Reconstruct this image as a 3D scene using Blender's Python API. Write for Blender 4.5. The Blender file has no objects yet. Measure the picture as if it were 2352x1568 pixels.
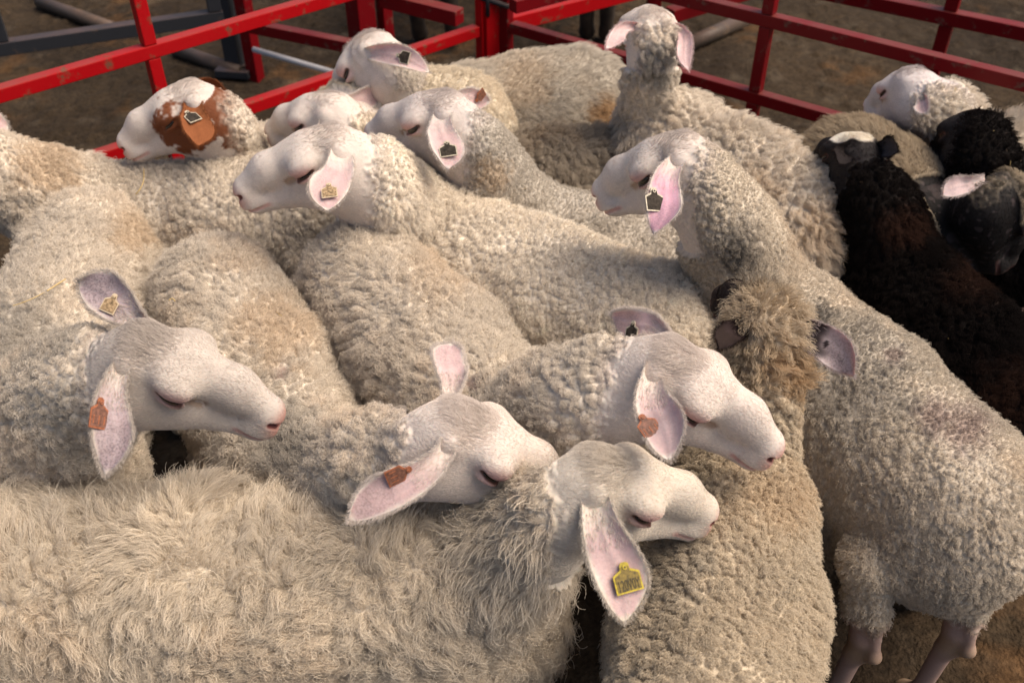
import bpy, bmesh, math, os, time
import numpy as np
from mathutils import Vector
PREVIEW = os.environ.get('SHEEP_PREVIEW') == '1'
T0 = time.time()
S = bpy.context.scene
COL = S.collection
# ------------------------------------------------------------------ camera, world, sun, exposure
F = 2287.0; PITCH = math.radians(40); CAMH = 1.78
cd = bpy.data.cameras.new('camera'); cam = bpy.data.objects.new('camera', cd); COL.objects.link(cam)
cam.location = (0, 0, CAMH); cam.rotation_euler = (math.radians(90) - PITCH, 0, 0)
cd.sensor_width = 36; cd.lens = F / 2352 * 36; cd.clip_start = .05; cd.clip_end = 500
cd.dof.use_dof = True; cd.dof.focus_distance = 1.62; cd.dof.aperture_fstop = 4.5
S.camera = cam
SUN_EL = math.radians(57); SUN_AZ = math.radians(94)      # azimuth from +Y towards +X
w = bpy.data.worlds.new('World'); S.world = w; w.use_nodes = True
nt = w.node_tree; bg = nt.nodes['Background']
sky = nt.nodes.new('ShaderNodeTexSky'); sky.sky_type = 'NISHITA'; sky.sun_disc = False
sky.sun_elevation = SUN_EL; sky.sun_rotation = SUN_AZ; sky.air_density = 1.0; sky.dust_density = 4.5; sky.ozone_density = .4
nt.links.new(sky.outputs[0], bg.inputs[0]); bg.inputs[1].default_value = 0.07
sd = bpy.data.lights.new('sun', 'SUN'); so = bpy.data.objects.new('sun', sd); COL.objects.link(so)
sd.energy = 2.2; sd.angle = math.radians(48); sd.color = (1.0, .86, .70)
tosun = Vector((math.sin(SUN_AZ) * math.cos(SUN_EL), math.cos(SUN_AZ) * math.cos(SUN_EL), math.sin(SUN_EL)))
so.rotation_euler = tosun.to_track_quat('Z', 'Y').to_euler()
S.view_settings.view_transform = 'Standard'; S.view_settings.look = 'None'
S.view_settings.exposure = .95; S.view_settings.gamma = 1; S.view_settings.use_curve_mapping = False
S.cycles.max_bounces = 6; S.cycles.diffuse_bounces = 3; S.cycles.use_denoising = True
try: S.cycles_curves.shape = 'RIBBONS'; S.cycles_curves.subdivisions = 2
except Exception as e: print(e)

# ------------------------------------------------------------------ maths helpers
f32 = np.float32
def V(*a): return np.array(a, dtype=np.float64)
def unit(a): return a / (np.linalg.norm(a) + 1e-12)
CAM = V(0, 0, CAMH)
def ray(px, py):
    return unit(V((px - 1176) / F, 0, 0) + V(0, math.cos(PITCH), -math.sin(PITCH)) + (784 - py) / F * V(0, math.sin(PITCH), math.cos(PITCH)))
def at(px, py, z):
    d = ray(px, py); return CAM + d * ((z - CAMH) / d[2])
def proj(P):
    q = P - CAM; zc = q[:, 1] * math.cos(PITCH) - q[:, 2] * math.sin(PITCH); yc = q[:, 1] * math.sin(PITCH) + q[:, 2] * math.cos(PITCH)
    zc = np.where(zc < .05, .05, zc); return 1176 + F * q[:, 0] / zc, 784 - F * yc / zc
def on_ray(px, py, P, L, near=True):
    d = ray(px, py); b = d @ (P - CAM); disc = b * b - ((P - CAM) @ (P - CAM) - L * L)
    if disc < 0: return P + unit(CAM + d * b - P) * L
    return CAM + d * (b - math.sqrt(disc) if near else b + math.sqrt(disc))
def hashf(i, j, k, seed):
    with np.errstate(over='ignore'):
        h = (i.astype(np.int64) * 73856093) ^ (j.astype(np.int64) * 19349663) ^ (k.astype(np.int64) * 83492791) ^ (seed * 2654435761)
        h = h & 0xffffffff; h = ((h ^ (h >> 15)) * 2246822519) & 0xffffffff; h = ((h ^ (h >> 13)) * 3266489917) & 0xffffffff; h = h ^ (h >> 16)
    return (h & 0xffffff).astype(f32) / f32(0xffffff)
def vnoise(P, s, seed=0):
    q = P / s; b = np.floor(q).astype(np.int64); f = (q - b).astype(f32); f = f * f * (3 - 2 * f); r = 0
    for dx in (0, 1):
        for dy in (0, 1):
            for dz in (0, 1):
                wt = (f[:, 0] if dx else 1 - f[:, 0]) * (f[:, 1] if dy else 1 - f[:, 1]) * (f[:, 2] if dz else 1 - f[:, 2])
                r = r + wt * hashf(b[:, 0] + dx, b[:, 1] + dy, b[:, 2] + dz, seed)
    return r * 2 - 1
def fbm(P, s, seed=0, o=3):
    r = 0; a = 1.0
    for i in range(o): r = r + a * vnoise(P, s / 2 ** i, seed + i * 17); a *= .5
    return r / 1.75
def worley(P, c, seed=0):
    q = P / c; b = np.floor(q).astype(np.int64); n = len(P)
    f1 = np.full(n, 9., f32); f2 = np.full(n, 9., f32); fp = np.zeros((n, 3)); hid = np.zeros(n, f32)
    for dx in (-1, 0, 1):
        for dy in (-1, 0, 1):
            for dz in (-1, 0, 1):
                i, j, k = b[:, 0] + dx, b[:, 1] + dy, b[:, 2] + dz
                p = np.stack([i + hashf(i, j, k, seed), j + hashf(i, j, k, seed + 1), k + hashf(i, j, k, seed + 2)], 1)
                d = np.sqrt(((p - q) ** 2).sum(1)).astype(f32); m = d < f1
                f2 = np.where(m, f1, np.minimum(f2, d)); f1 = np.where(m, d, f1); fp[m] = p[m]
                hid[m] = hashf(i[m], j[m], k[m], seed + 3)
    return f1 * c, f2 * c, fp * c, hid
def sstep(a, b, x):
    t = np.clip((x - a) / (b - a), 0, 1); return t * t * (3 - 2 * t)
def smin(a, b, k):
    h = np.maximum(k - np.abs(a - b), 0) / k; return np.minimum(a, b) - h * h * k * .25
def smax(a, b, k): return -smin(-a, -b, k)
def rcone(P, a, b, ra, rb):
    ba = b - a; t = np.clip(((P - a) @ ba) / (ba @ ba + 1e-12), 0, 1)
    return np.sqrt(((P - a - t[:, None] * ba) ** 2).sum(1)) - (ra + (rb - ra) * t)
def ellip(P, c, r):
    q = (P - c) / r; k0 = np.sqrt((q * q).sum(1)); k1 = np.sqrt(((q / r) ** 2).sum(1)) + 1e-9
    return k0 * (k0 - 1) / k1

# ------------------------------------------------------------------ mesh helpers
def surface_nets(Vg, org, h):
    s = Vg < 0; nx, ny, nz = Vg.shape
    cs = np.zeros((nx - 1, ny - 1, nz - 1), np.int8)
    for dx in (0, 1):
        for dy in (0, 1):
            for dz in (0, 1): cs += s[dx:nx - 1 + dx, dy:ny - 1 + dy, dz:nz - 1 + dz]
    act = (cs > 0) & (cs < 8); I, J, K = np.nonzero(act)
    idx = -np.ones(act.shape, np.int64); idx[I, J, K] = np.arange(len(I))
    acc = np.zeros((len(I), 3)); cnt = np.zeros(len(I))
    cor = [(a, b, c) for a in (0, 1) for b in (0, 1) for c in (0, 1)]
    for A in cor:
        for ax in range(3):
            if A[ax]: continue
            B = list(A); B[ax] = 1
            va = Vg[I + A[0], J + A[1], K + A[2]]; vb = Vg[I + B[0], J + B[1], K + B[2]]
            m = (va < 0) != (vb < 0); t = np.where(m, va / np.where(m, va - vb, 1), 0)
            p = np.tile(np.array(A, float), (len(I), 1)); p[:, ax] += t
            acc += p * m[:, None]; cnt += m
    P = (np.stack([I, J, K], 1) + acc / cnt[:, None]) * h + org
    qs = []
    for ax in range(3):
        a = np.moveaxis(s, ax, 0); ii = np.moveaxis(idx, ax, 0)
        d = (a[:-1, 1:-1, 1:-1] != a[1:, 1:-1, 1:-1]); x, y, z = np.nonzero(d)
        q = np.stack([ii[x, y, z], ii[x, y + 1, z], ii[x, y + 1, z + 1], ii[x, y, z + 1]], 1)
        fl = a[x, y + 1, z + 1]
        if ax == 1: fl = ~fl
        q[~fl] = q[~fl][:, ::-1]; qs.append(q)
    return P, np.concatenate(qs)
def subdiv(P, Q):
    e = np.stack([Q, np.roll(Q, -1, 1)], 2); es = np.sort(e.reshape(-1, 2), 1)
    key = es[:, 0] * len(P) + es[:, 1]; u, inv = np.unique(key, return_inverse=True)
    ea, eb = u // len(P), u % len(P); n0 = len(P); n1 = n0 + len(u); inv = inv.reshape(-1, 4)
    P2 = np.concatenate([P, (P[ea] + P[eb]) / 2, P[Q].mean(1)]); fc = n1 + np.arange(len(Q))
    return P2, np.concatenate([np.stack([Q[:, k], n0 + inv[:, k], fc, n0 + inv[:, k - 1]], 1) for k in range(4)])
def tag(o, label=None, cat=None, group=None, kind=None):
    if label: o['label'] = label
    if cat: o['category'] = cat
    if group: o['group'] = group
    if kind: o['kind'] = kind
    return o
def empty(name, loc, label, cat, group=None):
    o = bpy.data.objects.new(name, None); COL.objects.link(o); o.location = tuple(loc); o.empty_display_size = .05
    return tag(o, label, cat, group)
def link(name, me, parent=None):
    o = bpy.data.objects.new(name, me); COL.objects.link(o)
    if parent is not None: o.parent = parent; o.location = tuple(-Vector(parent_origin(parent)))
    return o
def parent_origin(p):
    v = Vector((0, 0, 0))
    while p is not None: v += p.location; p = p.parent
    return v
def set_col(me, c, dom='POINT'):
    a = me.attributes.new('Col', 'FLOAT_COLOR', dom); n = len(c)
    a.data.foreach_set('color', np.concatenate([c, np.ones((n, 1))], 1).astype(f32).ravel())
def pymesh(name, P, Q, mats, smooth=True, col=None, midx=None):
    me = bpy.data.meshes.new(name); Q = np.asarray(Q)
    me.vertices.add(len(P)); me.vertices.foreach_set('co', np.asarray(P, f32).ravel())
    k = Q.shape[1]; me.loops.add(Q.size); me.loops.foreach_set('vertex_index', Q.ravel().astype(np.int32))
    me.polygons.add(len(Q)); me.polygons.foreach_set('loop_start', np.arange(0, Q.size, k, dtype=np.int32))
    me.update(calc_edges=True)
    if smooth: me.polygons.foreach_set('use_smooth', np.ones(len(Q), bool))
    for m in mats: me.materials.append(m)
    if midx is not None: me.polygons.foreach_set('material_index', midx.astype(np.int32))
    if col is not None: set_col(me, col)
    return me

# ------------------------------------------------------------------ materials
def node(nt, t, **kw):
    n = nt.nodes.new(t)
    for k, v in kw.items(): setattr(n, k, v)
    return n
def mat(name, col=None, rough=.8, attr=False, noise=None, bump=None, sss=0, sheen=0, metal=0, spec=.5):
    """noise: (scale, detail, dark factor, bright factor); bump: (scale, strength, distance)"""
    m = bpy.data.materials.new(name); m.use_nodes = True; nt = m.node_tree; b = nt.nodes['Principled BSDF']
    b.inputs['Roughness'].default_value = rough; b.inputs['Metallic'].default_value = metal; b.inputs['Specular IOR Level'].default_value = spec
    src = None
    if attr:
        a = node(nt, 'ShaderNodeAttribute', attribute_name='Col'); src = a.outputs['Color']
    elif col: b.inputs['Base Color'].default_value = (*col, 1)
    co = node(nt, 'ShaderNodeTexCoord').outputs['Object']
    if noise:
        n = node(nt, 'ShaderNodeTexNoise'); n.inputs['Scale'].default_value = noise[0]; n.inputs['Detail'].default_value = noise[1]; nt.links.new(co, n.inputs['Vector'])
        r = node(nt, 'ShaderNodeMapRange'); r.inputs[1].default_value = .3; r.inputs[2].default_value = .7; r.inputs[3].default_value = noise[2]; r.inputs[4].default_value = noise[3]
        nt.links.new(n.outputs[0], r.inputs[0])
        mx = node(nt, 'ShaderNodeVectorMath', operation='MULTIPLY')
        if src: nt.links.new(src, mx.inputs[0])
        else: mx.inputs[0].default_value = col
        nt.links.new(r.outputs[0], mx.inputs[1]); src = mx.outputs[0]
    if src: nt.links.new(src, b.inputs['Base Color'])
    if bump:
        n = node(nt, 'ShaderNodeTexNoise'); n.inputs['Scale'].default_value = bump[0]; n.inputs['Detail'].default_value = 4; nt.links.new(co, n.inputs['Vector'])
        bp = node(nt, 'ShaderNodeBump'); bp.inputs['Strength'].default_value = bump[1]; bp.inputs['Distance'].default_value = bump[2]
        nt.links.new(n.outputs[0], bp.inputs['Height']); nt.links.new(bp.outputs[0], b.inputs['Normal'])
    if sss:
        b.inputs['Subsurface Weight'].default_value = sss; b.inputs['Subsurface Radius'].default_value = (1, .35, .2); b.inputs['Subsurface Scale'].default_value = .006
    if sheen: b.inputs['Sheen Weight'].default_value = sheen
    return m
M_WOOL = mat('wool', attr=True, rough=1, noise=(160, 3, .82, 1.12), bump=(420, .5, .002), spec=.1)
M_SKIN = mat('face_skin', attr=True, rough=.75, noise=(260, 3, .93, 1.05), bump=(700, .35, .0012), sss=.12, spec=.25)
M_EAR = mat('ear_skin', attr=True, rough=.65, noise=(300, 3, .93, 1.05), bump=(600, .25, .001), sss=.25, spec=.3)
def ear_speckle(m):
    nt = m.node_tree; b = nt.nodes['Principled BSDF']; src = b.inputs['Base Color'].links[0].from_socket
    a = node(nt, 'ShaderNodeAttribute', attribute_name='spot'); n = node(nt, 'ShaderNodeTexNoise'); n.inputs['Scale'].default_value = 330; n.inputs['Detail'].default_value = 4
    nt.links.new(node(nt, 'ShaderNodeTexCoord').outputs['Object'], n.inputs['Vector'])
    r = node(nt, 'ShaderNodeMapRange'); r.inputs[1].default_value = .44; r.inputs[2].default_value = .66; r.inputs[4].default_value = .62; nt.links.new(n.outputs[0], r.inputs[0])
    k = node(nt, 'ShaderNodeMath', operation='MULTIPLY'); k.use_clamp = True; nt.links.new(a.outputs['Fac'], k.inputs[0]); nt.links.new(r.outputs[0], k.inputs[1])
    mx = node(nt, 'ShaderNodeMix', data_type='RGBA'); nt.links.new(k.outputs[0], mx.inputs[0]); nt.links.new(src, mx.inputs[6]); mx.inputs[7].default_value = (.10, .07, .085, 1); nt.links.new(mx.outputs[2], b.inputs['Base Color'])
ear_speckle(M_EAR)
M_EARD = mat('dark_ear_skin', attr=True, rough=.85, noise=(300, 3, .9, 1.08), bump=(600, .25, .001), spec=.08)
M_EYE = mat('eye_dark', (.012, .008, .006), rough=.15)
def hairmat(name, root, tip):
    m = bpy.data.materials.new(name); m.use_nodes = True; nt = m.node_tree; b = nt.nodes['Principled BSDF']
    nt.nodes.remove(b); out = nt.nodes['Material Output']
    a = node(nt, 'ShaderNodeAttribute', attribute_name='Col'); h = node(nt, 'ShaderNodeHairInfo')
    r = node(nt, 'ShaderNodeMapRange'); r.inputs[3].default_value = root; r.inputs[4].default_value = tip
    nt.links.new(h.outputs['Intercept'], r.inputs[0])
    mx = node(nt, 'ShaderNodeVectorMath', operation='MULTIPLY'); nt.links.new(a.outputs['Color'], mx.inputs[0]); nt.links.new(r.outputs[0], mx.inputs[1])
    d = node(nt, 'ShaderNodeBsdfDiffuse'); t = node(nt, 'ShaderNodeBsdfTranslucent'); ms = node(nt, 'ShaderNodeMixShader'); ms.inputs[0].default_value = .22
    nt.links.new(mx.outputs[0], d.inputs[0]); nt.links.new(mx.outputs[0], t.inputs[0]); nt.links.new(d.outputs[0], ms.inputs[1]); nt.links.new(t.outputs[0], ms.inputs[2])
    nt.links.new(ms.outputs[0], out.inputs['Surface'])
    return m
M_FLECK = mat('straw_bits', attr=True, rough=.9)
M_HAIR = hairmat('wool_fibre', .92, 1.06)

# ------------------------------------------------------------------ sheep
def ear_mesh(base, tip, out, facev, side_w, cup, bend, col_in, col_out, spots, seed, stalk=.30):
    L = np.linalg.norm(tip - base); nt_, nv = 56, 23
    t = np.linspace(0, 1, nt_); v = np.linspace(-1, 1, nv); c1 = base + out * L * stalk + (tip - base) * .12; c2 = base + (tip - base) * .62 + out * L * stalk * .30
    b0, b1, b2, b3 = (1 - t) ** 3, 3 * t * (1 - t) ** 2, 3 * t * t * (1 - t), t ** 3
    C = b0[:, None] * base + b1[:, None] * c1 + b2[:, None] * c2 + b3[:, None] * tip
    D = np.gradient(C, axis=0); D /= np.linalg.norm(D, axis=1, keepdims=True)
    Nn = facev - D * (D @ facev)[:, None]; Nn /= np.linalg.norm(Nn, axis=1, keepdims=True); Lt = np.cross(D, Nn)
    tw = (.55 if seed % 2 else -.45) * (t - .35); Nn, Lt = Nn * np.cos(tw)[:, None] + Lt * np.sin(tw)[:, None], Lt * np.cos(tw)[:, None] - Nn * np.sin(tw)[:, None]
    C = C + Lt * (L * .035 * np.sin(6.283 * t) * (1 if seed % 3 else -1))[:, None]
    W = np.interp(t, [0, .14, .28, .45, .6, .72, .84, .93, 1], [.58, .60, .70, .90, 1, .95, .72, .42, .05]) * side_w
    W = np.convolve(np.pad(W, 3, 'edge'), [.05, .1, .2, .3, .2, .1, .05], 'valid'); W[-1] = side_w * .05
    cupt = np.interp(t, [0, .15, .4, 1], [1.3, 1.3, .8, .5]) * cup
    TT, VV = np.meshgrid(t, v, indexing='ij'); WW = W[:, None]; CC = cupt[:, None]
    ang = VV * CC; rad = WW / np.maximum(CC, .05); lat = np.sin(ang) * rad; hgt = (1 - np.cos(ang)) * rad
    wav = side_w * ((.13 * np.sin(TT * 7 + seed) * VV * np.abs(VV) + .10 * np.sin(TT * 15 + 2 * seed) * np.maximum(VV, 0) ** 3) + .05 * np.exp(-(VV / .18) ** 2) * sstep(.1, .4, TT) * sstep(1, .7, TT))
    G3 = C[:, None] + Lt[:, None] * lat[..., None] + Nn[:, None] * (hgt + bend * L * np.sin(np.pi * TT) + wav)[..., None]
    ins = G3.reshape(-1, 3); th = (.0022 * (1 - np.abs(VV) ** 4 * .7) * np.minimum(1, (1 - TT) * 6 + .25)).reshape(-1, 1)
    outs = ins - np.repeat(Nn, nv, 0) * th * 1.4
    allP = np.concatenate([ins, outs]); n = nt_ * nv; id_ = np.arange(n).reshape(nt_, nv)
    a, b, c, d = id_[:-1, :-1].ravel(), id_[1:, :-1].ravel(), id_[1:, 1:].ravel(), id_[:-1, 1:].ravel()
    rim = np.concatenate([id_[:, 0], id_[-1, 1:], id_[-2::-1, -1], id_[0, -2:0:-1]]); r2 = np.roll(rim, -1)
    Q = np.concatenate([np.stack([a, b, c, d], 1), np.stack([d, c, b, a], 1) + n, np.stack([r2, rim, rim + n, r2 + n], 1)])[:, ::-1]
    edge = np.maximum(np.abs(VV), sstep(.80, 1, TT)).ravel(); e2 = np.maximum(sstep(.70, .98, edge + .06 * vnoise(ins, .006, seed)), .95 * sstep(.45, .12, TT.ravel() + .05 * vnoise(ins, .008, seed + 9)))[:, None]
    tt = TT.ravel(); white = np.array(col_out)
    vein = .10 * sstep(.2, .7, vnoise(ins * V(1, 1, .5), .010, seed + 3))[:, None]
    inn = np.array(col_in) * (1 + .10 * vnoise(ins, .02, seed + 5))[:, None] * (1 - vein); ci = inn * (1 - e2) + white * e2
    if spots:
        sp = np.clip((.30 + .35 * vnoise(ins, .016, seed + 1) + .55 * (sstep(.25, .8, tt) - .3)) * spots, 0, 1)[:, None] * (1 - e2)
        ci = ci * (1 - .22 * sp)
    else: sp = np.zeros((n, 1))
    ti, vi = t, v
    def surf(t_, v_):
        i_ = min(nt_ - 2, int(t_ * (nt_ - 1))); j_ = min(nv - 2, int((v_ + 1) / 2 * (nv - 1)))
        p = G3[i_, j_]; dt = unit(G3[i_ + 1, j_] - p); dv = unit(G3[i_, j_ + 1] - p); nn = unit(np.cross(dv, dt)); nn = nn if nn @ Nn[i_] > 0 else -nn
        return p, dt, nn
    return allP, Q, np.concatenate([ci, np.tile(white, (n, 1))]), dict(spot=np.concatenate([sp[:, 0], np.zeros(n)]), base=base, D=unit(tip - base), L=L, surf=surf)
def house(sx, sy):
    return [(-.5 * sx, -.5 * sy), (.5 * sx, -.5 * sy), (.5 * sx, .12 * sy), (.18 * sx, .27 * sy), (.17 * sx, .44 * sy), (.08 * sx, .5 * sy), (-.08 * sx, .5 * sy), (-.17 * sx, .44 * sy), (-.18 * sx, .27 * sy), (-.5 * sx, .12 * sy)]
TAGM = {}
def tagmat(k):
    if not TAGM:
        TAGM.update(dark=(mat('worn_cream_rim', (.55, .48, .36), .5, noise=(220, 3, .6, 1.1)), mat('worn_dark_face', (.035, .028, .022), .7, noise=(180, 3, .5, 1.8), spec=.1)),
                    orange=(mat('orange_plastic', (.36, .13, .065), .6, noise=(220, 3, .6, 1.15), spec=.2), mat('grimy_print', (.16, .07, .045), .6, noise=(250, 3, .5, 1.5))),
                    cream=(mat('cream_rim', (.62, .50, .34), .45, noise=(220, 3, .7, 1.1)), mat('cream_face', (.30, .21, .12), .65, noise=(260, 3, .35, 1.7), spec=.15)),
                    yellow=(mat('yellow_plastic', (.50, .38, .012), .5, noise=(200, 3, .55, 1.1)), mat('yellow_grime', (.16, .11, .015), .6, noise=(230, 3, .45, 1.6))))
    return TAGM[k]
M_STUD = None
def build_tag(earo, info, t, v, size, kind, tilt=0., out=.004, lean=0.):
    sx, sy = size; p, D, Nn = info['surf'](t, v); ca, sa = math.cos(tilt), math.sin(tilt); Lt = np.cross(D, Nn)
    Y = -(D * ca - Lt * sa); X = np.cross(Y, Nn); c = p + Nn * out - Y * sy * .33
    if lean: Y, Nn = unit(Y * math.cos(lean) - Nn * math.sin(lean)), unit(Nn * math.cos(lean) + Y * math.sin(lean)); c = p + Nn * out - Y * sy * .33
    m1, m2 = tagmat(kind); bm = bmesh.new()
    def plate(pts, z0, z1, mi):
        lo = [bm.verts.new(tuple(c + X * x + Y * y + Nn * z0)) for x, y in pts]; hi = [bm.verts.new(tuple(c + X * x + Y * y + Nn * z1)) for x, y in pts]
        fs = [bm.faces.new(hi), bm.faces.new(lo[::-1])]
        for i in range(len(pts)):
            j = (i + 1) % len(pts); fs.append(bm.faces.new((lo[i], lo[j], hi[j], hi[i])))
        for f in fs: f.material_index = mi
    plate(house(sx, sy), 0, .0016, 0)
    plate([(x * .88, y * .83 - .028 * sy) for x, y in house(sx, sy)], .0017, .0021, 1)
    cy = .33 * sy
    plate([(.085 * sx * math.cos(a), cy + .085 * sx * math.sin(a)) for a in np.linspace(0, 2 * math.pi, 11)[:-1]], .0021, .0034, 0)
    plate([(.045 * sx * math.cos(a), cy + .045 * sx * math.sin(a)) for a in np.linspace(0, 2 * math.pi, 9)[:-1]], .0034, .0037, 1)
    if kind in ('orange',):
        for q in range(5):
            x0 = (-.34 + .15 * q) * sx; plate([(x0, -.36 * sy), (x0 + .05 * sx, -.36 * sy), (x0 + .05 * sx, -.08 * sy), (x0, -.08 * sy)], .0021, .0025, 1 if q % 2 else 0)
    bmesh.ops.recalc_face_normals(bm, faces=bm.faces)
    me = bpy.data.meshes.new('ear_tag'); bm.to_mesh(me); bm.free(); me.materials.append(m1); me.materials.append(m2)
    o = link('ear_tag', me, earo)
    return o, (c, X, Y, Nn)

CREAM = (.67, .595, .50); SKINW = (.62, .545, .49)
SHEEP = []
SMC = dict(grey=(.20, .185, .165), dark=(.10, .09, .08), tan=(.52, .37, .225), gold=(.46, .26, .10), rust=(.04, .020, .014), pink=(.44, .35, .305))  # stain and wool tints; tan and gold also paint warm sunlight
def bare_mask(X, bare):
    m = np.zeros(len(X))
    for (px, py, r) in bare or []:
        d = ray(px, py); k = X - CAM; dd = np.linalg.norm(k - (k @ d)[:, None] * d, axis=1); m = np.maximum(m, sstep(r * 1.2, r * .4, dd + r * .4 * vnoise(X, .012, 77) + r * .3 * vnoise(X, .005, 78)))
    return m
def sheep(key, label, R, W, P, N=None, Nd=None, near=True, HL=.25, wd=1., roll=0., neck=None, ears=None, style='pebble', col=CREAM,
          dirt=.5, skin=SKINW, n=30000, woolhead=0., face=None, patches=None, legs=True, res=.008, seed=1, neck_r=1., deep=1., cheek=0., ear_rgb=None, eye_open=.3, legfn=None, tuft=0., headfine=1, nface=9000, headstyle=None, wshift=.16, bare_k=.8, extra=None, bare=None, smudge_sunlight=None, flecks=70, spread=1.):
    R = at(*R); W = at(*W); Pp = at(*P)
    fwd = unit((W - R) * V(1, 1, 0)); lat = V(-fwd[1], fwd[0], 0); Z = V(0, 0, 1)
    Nn = Pp + unit(V(*Nd)) * HL if Nd is not None else (at(*N) if len(N) == 3 else on_ray(N[0], N[1], Pp, HL, near)); HL = np.linalg.norm(Nn - Pp)
    hf = unit(Nn - Pp); u0 = Z + roll * lat * 0
    l = unit(np.cross(Z, hf)); u = np.cross(hf, l)
    if roll: cr, sr = math.cos(roll), math.sin(roll); l, u = l * cr + u * sr, u * cr - l * sr
    HM = np.stack([hf, l, u])                                  # world -> head axes
    print('%-8s HL %.3f len %.2f noseZ %.2f polZ %.2f R %s W %s' % (key, HL, np.linalg.norm(W - R), Nn[2], Pp[2], np.round(R, 2), np.round(W, 2)))
    # skeleton
    r0, r1, r2 = .124 * wd, .136 * wd, .118 * wd
    c0, c2 = R - Z * r0, W - Z * r2; c1 = (R + W) / 2 - Z * (r1 + .004)
    dz = V(0, 0, -.085 * deep)
    prims = [(c0, c1, r0, r1), (c1, c2, r1, r2), (c0 + dz * .8, c1 + dz * 1.2, r0 * .98, r1 * .98), (c1 + dz * 1.2, c2 + dz + fwd * .03, r1 * .98, r2 * .95)]
    sh = c2 + fwd * .06 * wd - Z * .01; hb = Pp + HM.T @ (V(.14, 0, -.25) * HL)
    ctl = at(*neck) if neck else (sh * .45 + hb * .55) + fwd * .03 - Z * .03
    nk = [(1 - t) ** 2 * sh + 2 * t * (1 - t) * ctl + t * t * hb for t in np.linspace(0, 1, 6)]
    nr = np.interp(np.linspace(0, 1, 6), [0, .35, .75, 1], [.108, .088, .074, .068]) * neck_r * (.5 + .5 * wd)
    for i in range(5): prims.append((nk[i], nk[i + 1], nr[i], nr[i + 1]))
    chest = W + fwd * .09 * wd - Z * .26
    lp = []
    if legs:
        for s in (-1, 1):
            a = c2 + lat * s * .075 - Z * .12 + fwd * .03
            lp += [(a, V(a[0], a[1], .24), .060, .028), (V(a[0], a[1], .24), V(a[0], a[1], .07), .024, .018), (V(a[0], a[1], .07), V(a[0], a[1], .02) + fwd * .02, .019, .026)]
            a = c0 + lat * s * .085 * spread - Z * .10; k1 = V(*(a + fwd * .03)[:2], .42); k2 = V(*(a - fwd * .05)[:2], .235); k3 = V(*(a - fwd * .02)[:2], .06)
            lp += [(a, k1, .092, .048), (k1, k2, .040, .021), (k1 - fwd * .06 + Z * .02, k2 - fwd * .022, .014, .012), (k2, k2 - fwd * .022, .020, .013), (k2, k3, .024, .018), (k3, k3 - Z * .04 + fwd * .02, .019, .026)]
    if legfn:
        for s in (-1, 1):
            a = c2 + lat * s * .075 - Z * .12 + fwd * .03
            lp += [(a, V(a[0], a[1], .24), .060, .028), (V(a[0], a[1], .24), V(a[0], a[1], .07), .024, .018), (V(a[0], a[1], .07), V(a[0], a[1], .02) + fwd * .02, .019, .026)]
        for hx, hy in legfn:
            he = at(hx, hy, .25); a = c0 + lat * np.sign((he - c0) @ lat) * .075 - Z * .06; G_p = he + fwd * .065 + Z * .19; A_p = he + fwd * .034; f_ = A_p - Z * .20 + fwd * .012
            lp += [(a, G_p, .100, .040), (G_p, A_p + Z * .02, .036, .020), (he + fwd * .035 + Z * .15, he, .010, .0095), (he, A_p - Z * .04, .010, .015), (A_p + Z * .02, f_, .019, .0155), (f_, f_ - Z * .03 + fwd * .02, .019, .026)]
    def head0(q):
        y = np.abs(q[:, 1]); qa = np.stack([q[:, 0], y, q[:, 2]], 1)
        d = ellip(qa, V(.22, 0, -.08), V(.27, .195, .21))
        d = smin(d, ellip(qa, V(.32, 0, .040), V(.24, .150, .145)), .1)
        qn = q * V(1, 1.16, 1)
        d = smin(d, rcone(qn, V(.38, 0, .038), V(.68, 0, .044), .165, .130), .1)
        d = smin(d, rcone(qn, V(.68, 0, .044), V(.88, 0, -.018), .130, .104), .06)
        d = smin(d, ellip(qa, V(.915, 0, -.045), V(.085, .100, .092)), .05)
        d = smin(d, ellip(qa, V(.885, .035, -.125), V(.115, .075, .082)), .045)
        d = smin(d, rcone(q * V(1, 1.1, 1), V(.28, 0, -.27), V(.62, 0, -.19), .17, .115), .12)
        d = smin(d, rcone(q, V(.62, 0, -.19), V(.885, 0, -.19), .098, .064), .06)
        d = smin(d, ellip(qa, V(.38, .08, -.19), V(.20, .10 + cheek, .17)), .08)
        d = smin(d, ellip(qa, V(.385, .148, .064), V(.122, .090, .090)), .08)          # orbit
        d = smin(d, ellip(qa, V(.400, .208, .062), V(.085, .045, .055)), .045)           # upper lid
        d = smin(d, ellip(qa, V(.415, .205, -.034), V(.075, .032, .026)), .03)          # lower lid
        return d
    def ysurf(x, z):
        a, b = 0., .45
        for _ in range(24):
            m_ = (a + b) / 2
            if head0(V(x, m_, z)[None])[0] < 0: a = m_
            else: b = m_
        return a
    SL = [V(x, ysurf(x, z), z) for x, z in ((.335, .016), (.395, -.004), (.465, -.018), (.50, -.026), (.565, -.046))]
    def slitd(qa, r): return np.minimum(rcone(qa, SL[0], SL[1], r, r), rcone(qa, SL[1], SL[2], r, r))
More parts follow.
